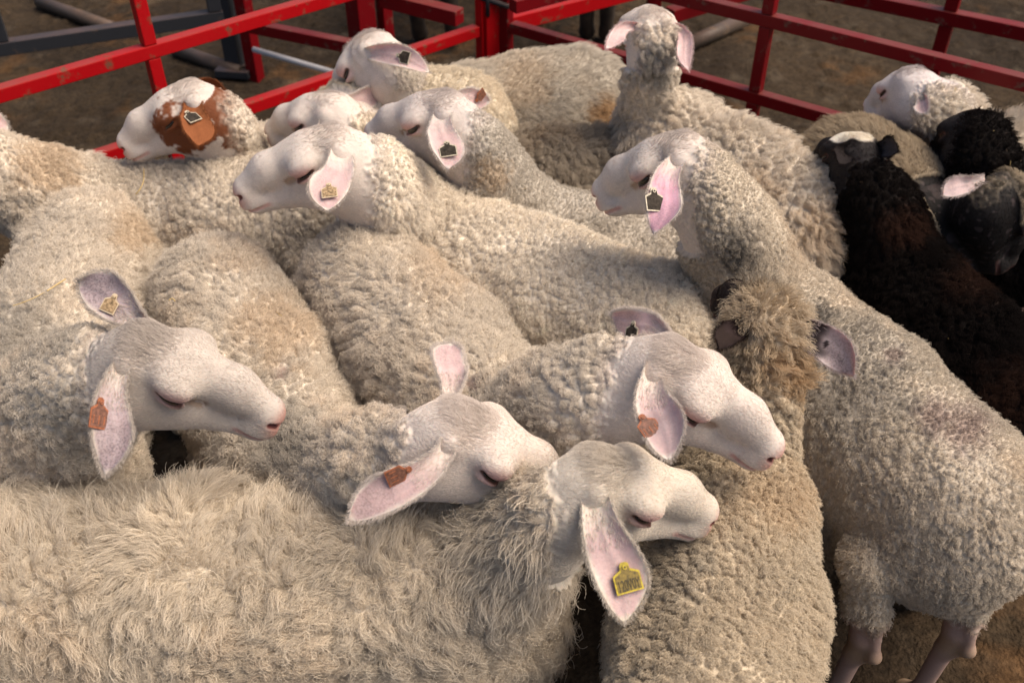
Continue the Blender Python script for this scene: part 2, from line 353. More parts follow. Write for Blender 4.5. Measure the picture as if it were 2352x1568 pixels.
    def head(q):
        d = head0(q); qa = np.stack([q[:, 0], np.abs(q[:, 1]), q[:, 2]], 1)
        d = smax(d, -slitd(qa, .009 + .008 * eye_open), .014)
        d = smax(d, -rcone(qa, SL[3] + V(0, .006, 0), SL[4] + V(0, .008, 0), .012, .006), .03)  # tear groove
        d = smax(d, -rcone(qa, V(1.0, .026, -.060), V(.945, .088, -.028), .020, .013), .02)  # nostril
        d = smax(d, -rcone(qa, V(1.01, 0, -.075), V(.985, 0, -.155), .006, .006), .015)
        d = smax(d, -rcone(qa, V(1.02, 0, -.155), V(.93, .095, -.168), .013, .013), .014)
        d = smax(d, -rcone(qa, V(.93, .095, -.168), V(.78, .108, -.170), .014, .008), .014)
        return d
    stalks = []
    for e in ([dict(side=1), dict(side=-1)] if ears is None else ears):
        s_ = e['side']; b_ = Pp + HM.T @ (V(.11, .140 * s_, .035) * HL); o_ = unit(HM.T @ V(-.1, .8 * s_, .25)) if 'out' not in e else unit(V(*e['out']))
        stalks.append((b_ - o_ * .01, b_ + o_ * .003, .018 * HL / .25, .008 * HL / .25))
    hc = Pp + hf * HL * .45
    def sdf(X):
        d = np.full(len(X), 9.)
        for (a, b, ra, rb) in prims: d = smin(d, rcone(X, a, b, ra, rb), .04)
        d = smin(d, np.sqrt(((X - chest) ** 2).sum(1)) - .10 * wd, .06)
        for (a, b, ra, rb) in lp:
            m = d > -.12
            d[m] = smin(d[m], rcone(X[m], a, b, ra, rb), .03 if max(ra, rb) > .03 else .014)
        m = ((X - hc) ** 2).sum(1) < (.30) ** 2
        if m.any():
            dh = head((X[m] - Pp) @ HM.T / HL) * HL
            for (a, b, ra, rb) in stalks: dh = smin(dh, rcone(X[m], a, b, ra, rb), .035)
            d[m] = smin(d[m], dh, .035)
        return d
    # grid with a narrow band
    allp = np.array([p for a, b, *_ in prims + lp for p in (a, b)] + [Nn, Pp, chest]); lo, hi = allp.min(0) - .24, allp.max(0) + .24
    lo[2] = max(lo[2], -.03) if legs or legfn else max(lo[2], .08)
    h = res * (1.6 if PREVIEW else 1); H4 = h * 4; nb = np.ceil((hi - lo) / H4).astype(int)
    g = [lo[i] + H4 * (np.arange(nb[i]) + .5) for i in range(3)]
    CG = np.stack(np.meshgrid(*g, indexing='ij'), -1).reshape(-1, 3); cv = sdf(CG); near_b = np.abs(cv) < H4 * 1.7
    Vg = np.repeat(np.repeat(np.repeat(cv.reshape(nb), 4, 0), 4, 1), 4, 2)
    off = np.stack(np.meshgrid(*[(np.arange(4) - 1.5) * h] * 3, indexing='ij'), -1).reshape(-1, 3)
    blk = np.nonzero(near_b)[0]; pts = (CG[blk][:, None] + off[None]).reshape(-1, 3); vals = sdf(pts)
    bi = np.stack(np.unravel_index(blk, nb), 1); oi = np.stack(np.meshgrid(*[np.arange(4)] * 3, indexing='ij'), -1).reshape(-1, 3)
    fi = (bi[:, None] * 4 + oi[None]).reshape(-1, 3); Vg[fi[:, 0], fi[:, 1], fi[:, 2]] = vals
    X, Q = surface_nets(Vg, lo + h * .5, h)
    if not PREVIEW: X, Q = subdiv(X, Q)
    def hl_(X): return (X - Pp) @ HM.T / HL
    # finer faces on the head
    if not (PREVIEW and headfine < 2):
        me = pymesh('tmp', X, Q, []); bm = bmesh.new(); bm.from_mesh(me); bpy.data.meshes.remove(me)
        q = hl_(X); sel = ((q[:, 0] + .5 * q[:, 2] > -.26) & (q[:, 2] > -.75) & (q[:, 0] < 1.3) & (np.abs(q[:, 1]) < .5))
        bm.verts.ensure_lookup_table()
        for _ in range(1):
            es = [e for e in bm.edges if sel[e.verts[0].index] and sel[e.verts[1].index]]
            bmesh.ops.subdivide_edges(bm, edges=es, cuts=headfine, use_grid_fill=True)
        bmesh.ops.triangulate(bm, faces=[f for f in bm.faces if len(f.verts) != 4])
        me = bpy.data.meshes.new('sheep'); bm.to_mesh(me); bm.free()
        n_ = len(me.vertices); X = np.empty(n_ * 3, f32); me.vertices.foreach_get('co', X); X = X.reshape(-1, 3).astype(float)
    else:
        me = pymesh('sheep', X, Q, [])
    def grad(X, e=.0015):
        k = np.array([[1, -1, -1], [-1, -1, 1], [-1, 1, -1], [1, 1, 1]], float)
        g = sum(kk * sdf(X + kk * e)[:, None] for kk in k); return g / (np.linalg.norm(g, axis=1, keepdims=True) + 1e-9)
    d = sdf(X); G = grad(X); X = X - np.clip(d, -.02, .02)[:, None] * G; d = sdf(X); X = X - np.clip(d, -.01, .01)[:, None] * G
    # wool mask
    q = hl_(X)
    wn = vnoise(X, .018, seed) * .05 + vnoise(X, .007, seed + 2) * .04
    bnd = q[:, 0] + (.5 - .35 * (woolhead != 0)) * q[:, 2] - woolhead + wshift * (woolhead == 0)
    inhead = (q[:, 2] > (-.70 if woolhead == 0 else -.33 if woolhead > 0 else -.55)) & (q[:, 0] < 1.4) & (np.abs(q[:, 1]) < .55) & (q[:, 2] < .5)
    wool = np.where(inhead, sstep(.10, -.12, bnd + wn), 1.)
    if tuft: wool = np.maximum(wool, np.where(inhead, sstep(.12, .05, np.hypot(q[:, 0] - .22, q[:, 1]) - tuft) * (q[:, 2] > -.05), 0))
    wool = wool * sstep(.29, .35, X[:, 2] + wn * .3)
    # displacement
    st = STYLES[style]; c = st['cell']
    Xb = X.copy(); F1, F2, fp, hid = worley(warp(Xb, seed), c, seed)
    dome = np.clip(1 - (F1 / (.80 * c)) ** 2, 0, 1); crease = sstep(0, .35, (F2 - F1) / c)
    lump = fbm(X, .11, seed + 30) * .010 + fbm(X, .035, seed + 40) * st.get('lump', .004)
    wool = wool * (1 - bare_k * bare_mask(X, bare)); disp = wool * (.006 + lump + st['amp'] * (dome * .7 + crease * .3) * (.75 + .5 * hid) * (.5 + .75 * sstep(-.4, .5, vnoise(X, .065, seed + 33))))
    X = X + G * disp[:, None]
    # colours
    dn = fbm(X, .13, seed + 50); dn2 = fbm(X, .03, seed + 60); dv = vnoise(X, .007, seed + 70)
    def woolcol(P_, dn, dn2, dv):
        base = np.array(col)[None] * (1 + .10 * dn2[:, None] + .06 * dv[:, None])
        grey = V(.42, .37, .31) * (np.mean(col) / .56); tan = V(.56, .40, .255) * (np.mean(col) / .56)
        g = (sstep(.0, .6, dn + .35 * dn2) * dirt * .75)[:, None]; t_ = (sstep(.05, .6, -dn + .4 * dn2) * dirt * .55)[:, None]
        k_ = (sstep(.35, .8, vnoise(P_, .011, seed + 61) + .5 * dn2) * dirt * .45)[:, None]
        return (base * (1 - g) * (1 - t_) + grey * g * (1 - t_) + tan * t_) * (1 - k_) + V(.17, .13, .09) * (np.mean(col) / .56) * k_
    wc = woolcol(X, dn, dn2, dv)
    for (sx_, sy_, sr_, sa_, sc_) in smudge_sunlight or []:
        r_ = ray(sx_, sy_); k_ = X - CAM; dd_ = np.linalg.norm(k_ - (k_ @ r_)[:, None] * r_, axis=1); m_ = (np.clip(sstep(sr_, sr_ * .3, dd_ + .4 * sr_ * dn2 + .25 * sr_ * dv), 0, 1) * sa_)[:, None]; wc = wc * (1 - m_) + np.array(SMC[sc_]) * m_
    y = np.abs(q[:, 1]); sk = np.tile(np.array(skin), (len(X), 1)) * (1 + .05 * vnoise(X, .012, seed + 80))[:, None]
    def blend(sk, c2, m): m = np.clip(m, 0, 1)[:, None]; return sk * (1 - m) + np.array(c2) * m
    fl = np.mean(skin) / .60
    PK = V(.60, .29, .24) * (fl if fl > .6 else .25)
    sk = blend(sk, PK, .85 * sstep(.16, .05, np.sqrt((q[:, 0] - 1.0) ** 2 + (y * .9) ** 2 + (q[:, 2] + .055) ** 2)))
    sk = blend(sk, PK * V(.95, .9, .95), .6 * sstep(.026, .008, np.abs(q[:, 2] + .168)) * sstep(.75, .80, q[:, 0]))
    eyed = np.sqrt(((q[:, 0] - .42) / 1.5) ** 2 + (y - SL[1][1]) ** 2 + (q[:, 2] - .012) ** 2)
    sk = blend(sk, V(.60, .33, .31) * fl, .8 * sstep(.11, .03, eyed))
    qa_ = np.stack([q[:, 0], y, q[:, 2]], 1); slit = slitd(qa_, 0)
    sk = blend(sk, V(.10, .045, .035), .97 * sstep(.028, .013, slit))
    sk = blend(sk, V(.36, .22, .13) * fl, .7 * sstep(.05, .015, rcone(qa_, SL[3], SL[4], 0, 0)) * (vnoise(X, .01, seed + 90) > -.5))
    nost = rcone(np.stack([q[:, 0], y, q[:, 2]], 1), V(.985, .035, -.05), V(.945, .075, -.030), 0, 0)
    sk = blend(sk, V(.16, .05, .045), .97 * sstep(.036, .018, nost))
    sk = blend(sk, np.array(skin) * V(.75, .73, .70), .45 * sstep(.1, .5, fbm(X, .02, seed + 95)) * sstep(.16, .0, np.abs(q[:, 0] - .22)) * (q[:, 2] > .0))
    if patches: sk = patches(sk, q, X, blend)
    lowleg = X[:, 2] < .45
    legc = (np.array(skin) * V(.58, .45, .42))[None] * (1 + .1 * dn2[:, None]); kn = (sstep(.05, .0, np.abs(X[:, 2] - .24)) * .5 + sstep(.08, .03, X[:, 2]) * .6)[:, None]
    legc = legc * (1 - kn) + V(.35, .24, .12) * kn
    sk = np.where((lowleg & ~inhead)[:, None], legc, sk)
    bm_ = bare_mask(X, bare)[:, None] * (~inhead)[:, None]; sk = sk * (1 - bm_) + (V(.19, .13, .115) * (1 + .25 * dn2[:, None] + .15 * dv[:, None])) * bm_
    colr = wc * wool[:, None] + sk * (1 - wool[:, None]); colr = np.clip(colr, .004, .95)
    me.vertices.foreach_set('co', X.astype(f32).ravel()); me.update()
    npol = len(me.polygons); me.polygons.foreach_set('use_smooth', np.ones(npol, bool))
    ls = np.empty(npol, np.int32); me.polygons.foreach_get('loop_start', ls); lv = np.empty(len(me.loops), np.int32); me.loops.foreach_get('vertex_index', lv)
    lt = np.empty(npol, np.int32); me.polygons.foreach_get('loop_total', lt)
    me.materials.append(M_WOOL); me.materials.append(M_SKIN)
    me.polygons.foreach_set('material_index', (wool[lv[ls]] < .5).astype(np.int32)); set_col(me, colr)
    foot = (R + W) / 2 * V(1, 1, 0)
    body = bpy.data.objects.new('sheep', me); COL.objects.link(body); me.transform(__import__('mathutils').Matrix.Translation(tuple(-foot))); body.location = tuple(foot)
    tag(body, label, 'sheep', 'sheep crowded in the pen')
    # ears
    defaults = [dict(side=1), dict(side=-1)] if ears is None else ears
    for e in defaults:
        s = e['side']; b = at(*e['base']) if 'base' in e else Pp + HM.T @ (V(.11, .140 * s, .035) * HL); EL = e.get('L', .155)
        if 'tip' in e: tp = on_ray(e['tip'][0], e['tip'][1], b, EL, e.get('near', True))
        elif 'dir' in e: tp = b + unit(V(*e['dir'])) * EL
        else: tp = b + unit(HM.T @ V(-.15, .75 * s, -.5)) * EL
        fv = V(*e['face']) if 'face' in e else unit(CAM - b)
        ci = e.get('cin', ear_rgb or (.58, .415, .405)); co_ = e.get('cout', skin)
        od = unit(unit(HM.T @ V(-.1, .8 * s, .25)) + .55 * unit(tp - b)) if 'out' not in e else unit(V(*e['out'])); b = b - od * .010
        eP, eQ, eC, info = ear_mesh(b, tp, od, fv, e.get('W', .030), e.get('cup', 1.0), e.get('bend', 0), ci, co_, e.get('spots', .5), seed + int(s > 0))
        if e.get('paint'): eC = e['paint'](eC, eP, info)
        if face is None or True:
            pass
        em = pymesh('ear', eP, eQ, [M_EARD if np.mean(ci) < .3 else M_EAR], col=np.clip(eC, .004, .9)); em.attributes.new('spot', 'FLOAT', 'POINT').data.foreach_set('value', info['spot'].astype(f32)); eo = link('ear', em, body)
        if not PREVIEW and nface:
            rg = np.random.default_rng(seed * 7 + s); nh = e.get('hair', 2600 if nface > 10000 else 1200); nI = len(eP) // 2; nv_ = 23; nt2 = nI // nv_
            ti_ = rg.integers(0, nt2, nh); rim_ = rg.random(nh); vj = np.where(rim_ < .45, np.where(rg.random(nh) < .5, 0, nv_ - 1), rg.integers(0, nv_, nh))
            bk = rg.random(nh) < .5; inner = ~bk & (vj > 1) & (vj < nv_ - 2); ti_ = np.where(inner, (ti_ * .45).astype(int), ti_); id0 = ti_ * nv_ + vj
            ctr_ = eP[ti_ * nv_ + nv_ // 2]; rt = eP[id0 + bk * nI] + rg.normal(0, .0012, (nh, 3)); ax = info['D']; sidev = rt - ctr_; sidev = sidev - ax * (sidev @ ax)[:, None]; sidev /= np.linalg.norm(sidev, axis=1, keepdims=True) + 1e-6
            rimk = ((vj <= 1) | (vj >= nv_ - 2))[:, None]; dr = ax * .8 + np.where(rimk, sidev * .55, 0) + rg.normal(0, .22, (nh, 3)) + np.where(bk[:, None], -unit(fv), unit(fv)) * .22
            dr /= np.linalg.norm(dr, axis=1, keepdims=True); Lh = (.0024 + .003 * rg.random(nh))[:, None, None]; t4 = np.linspace(0, 1, 4)[None, :, None]
            Ph = rt[:, None] + dr[:, None] * Lh * t4 + ax * Lh * t4 ** 2 * .3; hcol = np.tile(np.array(co_) * 1.0, (nh, 1)) * (.85 + .25 * rg.random((nh, 1)))
            he = bpy.data.hair_curves.new('ear_hair'); he.add_curves([4] * nh); he.attributes['position'].data.foreach_set('vector', Ph.astype(f32).ravel())
            ra = he.attributes.get('radius') or he.attributes.new('radius', 'FLOAT', 'POINT'); ra.data.foreach_set('value', np.tile(np.array([.00024, .00022, .00018, .0001], f32), nh))
            he.attributes.new('Col', 'FLOAT_COLOR', 'CURVE').data.foreach_set('color', np.concatenate([np.clip(hcol, .004, .95), np.ones((nh, 1))], 1).astype(f32).ravel())
            he.materials.append(M_HAIR); link('ear_hair', he, eo)
        if 'tag' in e:
            tk = dict(e['tag']); kind = tk.pop('kind'); txt = tk.pop('text', None)
            to, fr = build_tag(eo, info, tk.get('t', .62), tk.get('v', 0), tk.get('size', (.028, .034)), kind, tk.get('tilt', 0), tk.get('out', .004), tk.get('lean', 0))
            if txt: ear_text(to, fr, txt, tk.get('size'))
    # eyes
    for s in (-1, 1):
        if face == 'noeye': break
        bm = bmesh.new(); bmesh.ops.create_uvsphere(bm, u_segments=16, v_segments=10, radius=1)
        ce = Pp + HM.T @ (V(SL[1][0], (SL[1][1] - .016 + .012 * eye_open) * s, SL[1][2] + .008 * eye_open) * HL); dsl = SL[2] - SL[0]
        a1 = HM.T @ unit(V(dsl[0], dsl[1] * s, dsl[2])); a3 = unit(np.cross(a1, HM.T @ V(0, s, 0))); a2 = np.cross(a3, a1)
        for v_ in bm.verts:
            p = v_.co; v_.co = tuple(ce + (a1 * p[0] * .056 + a2 * p[1] * .020 + a3 * p[2] * (.012 + .02 * eye_open)) * HL)
        m2 = bpy.data.meshes.new('eye'); bm.to_mesh(m2); bm.free(); m2.materials.append(M_EYE)
        for p in m2.polygons: p.use_smooth = True
        link('eye', m2, body)
    # fleece fibres
    if not PREVIEW and n:
        rng = np.random.default_rng(seed); quad = lt == 4
        vi = lv[ls[quad][:, None] + np.arange(4)]; wq = wool[vi].min(1) > .25; vi = vi[wq]
        Pq = X[vi]; ctr = Pq.mean(1); nr_ = np.cross(Pq[:, 2] - Pq[:, 0], Pq[:, 3] - Pq[:, 1]); ar = np.linalg.norm(nr_, axis=1) / 2
        nv_ = np.zeros((len(X), 3))
        for k in range(4): np.add.at(nv_, vi[:, k], nr_)
        nv_ /= (np.linalg.norm(nv_, axis=1, keepdims=True) + 1e-12)
        Gq = nv_[vi].mean(1); px, py = proj(ctr); vd = CAM - ctr; vd /= np.linalg.norm(vd, axis=1, keepdims=True)
        keep = ((Gq * vd).sum(1) > -.3) & (px > -330) & (px < 2680) & (py > -250) & (py < 1800)
        vi, ar = vi[keep], ar[keep]
        if len(vi):
            cdf = np.cumsum(ar); N_ = int(min(n * 1.7, 300000 * cdf[-1])); f = np.searchsorted(cdf, rng.random(N_) * cdf[-1]); f = np.minimum(f, len(vi) - 1)
            a, b = rng.random((N_, 1)), rng.random((N_, 1)); wts = np.concatenate([(1 - a) * (1 - b), a * (1 - b), a * b, (1 - a) * b], 1)
            vv = vi[f]; root = (X[vv] * wts[..., None]).sum(1); nrm = (nv_[vv] * wts[..., None]).sum(1); nrm /= np.linalg.norm(nrm, axis=1, keepdims=True)
            gs = (G[vv] * wts[..., None]).sum(1); gs /= np.linalg.norm(gs, axis=1, keepdims=True)
            rc = (colr[vv] * wts[..., None]).sum(1)
            if flecks:
                kf = rng.integers(0, N_, flecks); fr_ = root[kf] + gs[kf] * (.35 * st['len']); fd = rng.normal(0, 1, (flecks, 3)); fd -= gs[kf] * (fd * gs[kf]).sum(1, keepdims=True) * .8; fd /= np.linalg.norm(fd, axis=1, keepdims=True)
                fl_ = .0012 + .006 * rng.random(flecks) ** 3; fw = np.cross(fd, gs[kf]); fr2 = .00045 + .0004 * rng.random(flecks)
                ring = [fw * fr2[:, None], -fw * .5 * fr2[:, None] + gs[kf] * .87 * fr2[:, None], -fw * .5 * fr2[:, None] - gs[kf] * .87 * fr2[:, None]]
                VP = np.stack([fr_ - fd * fl_[:, None] + r_ for r_ in ring] + [fr_ + fd * fl_[:, None] + r_ * .5 for r_ in ring], 1).reshape(-1, 3); b0_ = np.arange(flecks)[:, None] * 6
                FQ = np.concatenate([b0_ + np.array(f_) for f_ in ((0, 1, 4, 3), (1, 2, 5, 4), (2, 0, 3, 5))])
                fc = np.where(rng.random((flecks, 1)) < .6, V(.06, .035, .02), V(.42, .30, .12)) * (.6 + .8 * rng.random((flecks, 1)))
                tag(link('straw_flecks', pymesh('straw_flecks', VP, FQ, [M_FLECK], smooth=False, col=np.repeat(fc, 6, 0)), body), kind='stuff')
            rb_ = (Xb[vv] * wts[..., None]).sum(1); hm_ = ((root - hc) ** 2).sum(1) < .15 ** 2
            if headstyle and hm_.any(): strands(body, root[hm_], nrm[hm_], gs[hm_], rc[hm_], STYLES[headstyle], seed, rng, -hf, rb_[hm_]); root, nrm, gs, rc, rb_ = root[~hm_], nrm[~hm_], gs[~hm_], rc[~hm_], rb_[~hm_]
            if extra:
                k_ = rng.choice(len(root), extra[1], replace=False); strands(body, root[k_], nrm[k_], gs[k_], rc[k_] * 1.06, STYLES[extra[0]], seed, rng, -fwd, rb_[k_])
            strands(body, root, nrm, gs, rc, st, seed, rng, -fwd, rb_, .45 + .55 * sstep(.13, .32, np.linalg.norm(root - hc, axis=1)))
        # short hair lying back over the face
        if nface:
            q2 = hl_(X); sv = inhead & (wool < .75) & (q2[:, 2] > -.6); vi = lv[ls[quad][:, None] + np.arange(4)]; vi = vi[sv[vi].all(1)]
            Pq = X[vi]; nr_ = np.cross(Pq[:, 2] - Pq[:, 0], Pq[:, 3] - Pq[:, 1]); ar = np.linalg.norm(nr_, axis=1) / 2; ctr = Pq.mean(1)
            vd = CAM - ctr; vd /= np.linalg.norm(vd, axis=1, keepdims=True); kp = ((nr_ / (2 * ar[:, None] + 1e-12)) * vd).sum(1) > -.25; vi, ar = vi[kp], ar[kp]
            if len(vi):
                cdf = np.cumsum(ar); f = np.minimum(np.searchsorted(cdf, rng.random(nface) * cdf[-1]), len(vi) - 1); wts = rng.dirichlet([1, 1, 1, 1], nface)
                vv = vi[f]; root = (X[vv] * wts[..., None]).sum(1); gs = (G[vv] * wts[..., None]).sum(1); gs /= np.linalg.norm(gs, axis=1, keepdims=True); rc = (colr[vv] * wts[..., None]).sum(1)
                qr = hl_(root); pollm = sstep(.19, .06, np.hypot((qr[:, 0] - .17), qr[:, 1] * .8)) * (qr[:, 2] > -.02)
                sl_ = slitd(np.stack([qr[:, 0], np.abs(qr[:, 1]), qr[:, 2]], 1), 0); keep = (rng.random(nface) < .15 + .85 * sstep(.95, .82, qr[:, 0])) & (sl_ > .034 + .03 * eye_open); root, gs, rc, pollm, qr = root[keep], gs[keep], rc[keep], pollm[keep], qr[keep]
                m_ = len(root); flow = -hf[None] + .22 * np.stack([vnoise(root, .04, seed + k) for k in (1, 2, 3)], 1) * (1 + 2 * pollm[:, None]) + rng.normal(0, .12, (m_, 3)) - Z * .3
                flow -= gs * (flow * gs).sum(1, keepdims=True); flow /= np.linalg.norm(flow, axis=1, keepdims=True) + 1e-6
                Lf = (.0030 + .0026 * rng.random(m_)) * (1 + 2.2 * pollm); tt = np.linspace(0, 1, 4)[None, :, None]
                Pf = root[:, None] + gs[:, None] * (Lf * (.14 + .35 * pollm))[:, None, None] * np.sin(tt * 2.2) + flow[:, None] * Lf[:, None, None] * tt - gs[:, None] * .0003
                rc = rc * (.90 + .2 * rng.random((m_, 1))) * (1 - .16 * pollm[:, None] * rng.random((m_, 1)))
                hcv = bpy.data.hair_curves.new('face_hair'); hcv.add_curves([4] * m_); hcv.attributes['position'].data.foreach_set('vector', Pf.astype(f32).ravel())
                ra = hcv.attributes.get('radius') or hcv.attributes.new('radius', 'FLOAT', 'POINT'); ra.data.foreach_set('value', np.tile(np.array([.00022, .00020, .00016, .0001], f32), m_))
                hcv.attributes.new('Col', 'FLOAT_COLOR', 'CURVE').data.foreach_set('color', np.concatenate([np.clip(rc * 1.18, .004, .95), np.ones((m_, 1))], 1).astype(f32).ravel())
                hcv.materials.append(M_HAIR); link('face_hair', hcv, body)
    SHEEP.append((key, body))
    return body, dict(Pp=Pp, HM=HM, HL=HL)

def warp(P, seed): return P + np.stack([vnoise(P, .028, seed + 5), vnoise(P, .028, seed + 6), vnoise(P, .028, seed + 7)], 1) * .0065 + np.stack([vnoise(P, .11, seed + 8), vnoise(P, .11, seed + 9), vnoise(P, .11, seed + 10)], 1) * .022
def strands(body, root, nrm, gs, rc, st, seed, rng, back, rootb, lenk=1.):
    N_ = len(root); K = st.get('K', 6); s = np.linspace(0, 1, K)
    rootb = warp(rootb, seed); F1, F2, fp, hid = worley(rootb, st['lock'], seed)
    # lay direction: gravity along the surface + back + swirl
    sw = np.stack([vnoise(root, .09, seed + 11), vnoise(root, .09, seed + 12), vnoise(root, .09, seed + 13)], 1)
    cellr = np.stack([hid * 2 - 1, (hid * 7.13 % 1) * 2 - 1, (hid * 13.7 % 1) * 2 - 1], 1)
    lay = V(0, 0, -1) * st.get('grav', .5) + back * st.get('back', .4) + sw * st.get('swirl', .6) + cellr * st.get('cellr', .5)
    lay = lay - gs * (lay * gs).sum(1, keepdims=True); lay /= (np.linalg.norm(lay, axis=1, keepdims=True) + .3)
    up = nrm * (1 - st['gs']) + gs * st['gs'] + rng.normal(0, st.get('jit', .25), (N_, 3)); up /= np.linalg.norm(up, axis=1, keepdims=True)
    lv = vnoise(root, .06, seed + 21); L = st['len'] * (.6 + .8 * rng.random(N_)) * (.7 + .6 * hid) * (1 + .4 * lv) * lenk; cm = np.clip(st['clump'] * (1 + .45 * vnoise(root, .05, seed + 22)), 0, .9); zk = 1. if 'zmix' not in st else (.40 + .60 * sstep(st['zmix'] + .04, st['zmix'] - .10, rootb[:, 2] + .05 * lv))
    e1 = np.cross(up, rng.normal(0, 1, (N_, 3)) * st.get('frizz', 1) + cellr * 2); e1 /= (np.linalg.norm(e1, axis=1, keepdims=True) + 1e-9); e2 = np.cross(up, e1)
    ph = (hid * 37 % 1) * 6.283 * st['clump'] + rng.random(N_) * 6.283 * (1 - st['clump']) + rng.normal(0, .4, N_)
    turns = zk * st['turns'] * (.7 + .6 * (hid * 5.7 % 1)); sg = np.where((hid * 91 % 1) > .5, 1, -1)
    off = rootb - fp; off = off - gs * (off * gs).sum(1, keepdims=True)
    P = np.empty((N_, K, 3), f32); R_ = np.empty((N_, K), f32)
    for i, t in enumerate(s):
        th = ph + sg * turns * 6.283 * t; cr = zk * st['curl'] * min(1, t * 1.6) * (1 + .4 * lv)
        p = root + up * (L * (t - st['droop'] * t * t * .5))[:, None] + lay * (L * st['droop'] * t * t)[:, None]
        p = p - off * (cm * sstep(0, .8, t))[:, None] + e1 * (np.cos(th) * cr)[:, None] + e2 * (np.sin(th) * cr)[:, None] - e1 * (np.cos(ph) * cr * (1 - t))[:, None] * .5
        P[:, i] = p; R_[:, i] = st['rad'] * (1 - .55 * t ** 2)
    hc = bpy.data.hair_curves.new('fleece'); hc.add_curves([K] * N_)
    o0 = np.array(parent_origin(body)); hc.attributes['position'].data.foreach_set('vector', (P.reshape(-1, 3)).ravel())
    ra = hc.attributes.get('radius') or hc.attributes.new('radius', 'FLOAT', 'POINT'); ra.data.foreach_set('value', R_.ravel())
    c = np.clip(rc * (.86 + .3 * rng.random((N_, 1))) * (1 + .12 * (hid[:, None] - .5)) * st.get('bright', 1.05), .003, .95)
    a = hc.attributes.new('Col', 'FLOAT_COLOR', 'CURVE'); a.data.foreach_set('color', np.concatenate([c, np.ones((N_, 1))], 1).astype(f32).ravel())
    hc.materials.append(M_HAIR); o = link('fleece', hc, body)
    return o

STYLES = dict(
    pebble=dict(cell=.0135, amp=.0085, len=.0105, lock=.0135, rad=.00034, turns=1.4, curl=.0021, clump=.50, droop=.5, gs=.35, K=7, jit=.22),
    fluffy=dict(cell=.0165, amp=.0080, len=.0130, lock=.0165, rad=.00030, turns=1.5, curl=.0026, clump=.48, droop=.5, gs=.45, K=8, jit=.28, lump=.006),
    fine=dict(cell=.0095, amp=.0062, len=.0070, lock=.0095, rad=.00034, turns=1.2, curl=.0014, clump=.45, droop=.5, gs=.4, K=6, jit=.25),
    locks=dict(cell=.019, amp=.009, len=.021, lock=.019, rad=.00034, turns=1.1, curl=.0028, clump=.66, droop=.75, gs=.7, K=8, jit=.15, grav=.9),
    long=dict(cell=.0165, amp=.007, len=.025, lock=.0165, rad=.00026, turns=1.5, curl=.0062, clump=.46, droop=.75, gs=.8, K=12, jit=.22, grav=.6, back=.3, swirl=1.0, cellr=.5, frizz=1.4, zmix=.56),
    straight=dict(cell=.012, amp=.003, len=.018, lock=.014, rad=.00036, turns=.4, curl=.0012, clump=.45, droop=.85, gs=.8, K=6, jit=.2, grav=.5, back=.9, swirl=.25, cellr=.25),
    black=dict(cell=.016, amp=.007, len=.018, lock=.016, rad=.00036, turns=1.1, curl=.0025, clump=.5, droop=.7, gs=.6, K=7, jit=.22),
    ringlet=dict(cell=.0165, amp=.007, len=.036, lock=.0165, rad=.00030, turns=1.25, curl=.0085, clump=.85, droop=.6, gs=.8, K=16, jit=.10, grav=.6, back=.2, swirl=.8, cellr=.8, zmix=.60, bright=1.12),
    topknot=dict(cell=.014, amp=.007, len=.022, lock=.014, rad=.00034, turns=.8, curl=.0018, clump=.75, droop=.4, gs=.7, K=7, jit=.12),
)
def ear_text(parent, fr, txt, size):
    c, X, Y, Nn = fr; cu = bpy.data.curves.new('tag_number', 'FONT'); cu.body = txt; cu.size = size[1] * .52; cu.align_x = 'CENTER'; cu.extrude = .0002
    o = bpy.data.objects.new('tmp', cu); COL.objects.link(o); dg = bpy.context.evaluated_depsgraph_get(); me = bpy.data.meshes.new_from_object(o.evaluated_get(dg))
    bpy.data.objects.remove(o); n = len(me.vertices); co = np.empty(n * 3, f32); me.vertices.foreach_get('co', co); co = co.reshape(-1, 3).astype(float)
    k = size[0] * .78 / max(1e-6, np.ptp(co[:, 0])); P = c + X * (co[:, :1] * k) + Y * ((co[:, 1:2]) - size[1] * .42) + Nn * (.0026 + co[:, 2:3])
    me.vertices.foreach_set('co', P.astype(f32).ravel()); me.update(); me.materials.clear(); me.materials.append(mat('tag_print', (.05, .035, .01), .6))
    # the number belongs to the tag: join into its mesh
    bm = bmesh.new(); bm.from_mesh(parent.data); k0 = len(bm.faces); bm.from_mesh(me); bm.faces.ensure_lookup_table()
    for f in bm.faces[k0:]: f.material_index = 2
    bm.to_mesh(parent.data); bm.free(); parent.data.materials.append(me.materials[0]); bpy.data.meshes.remove(me)

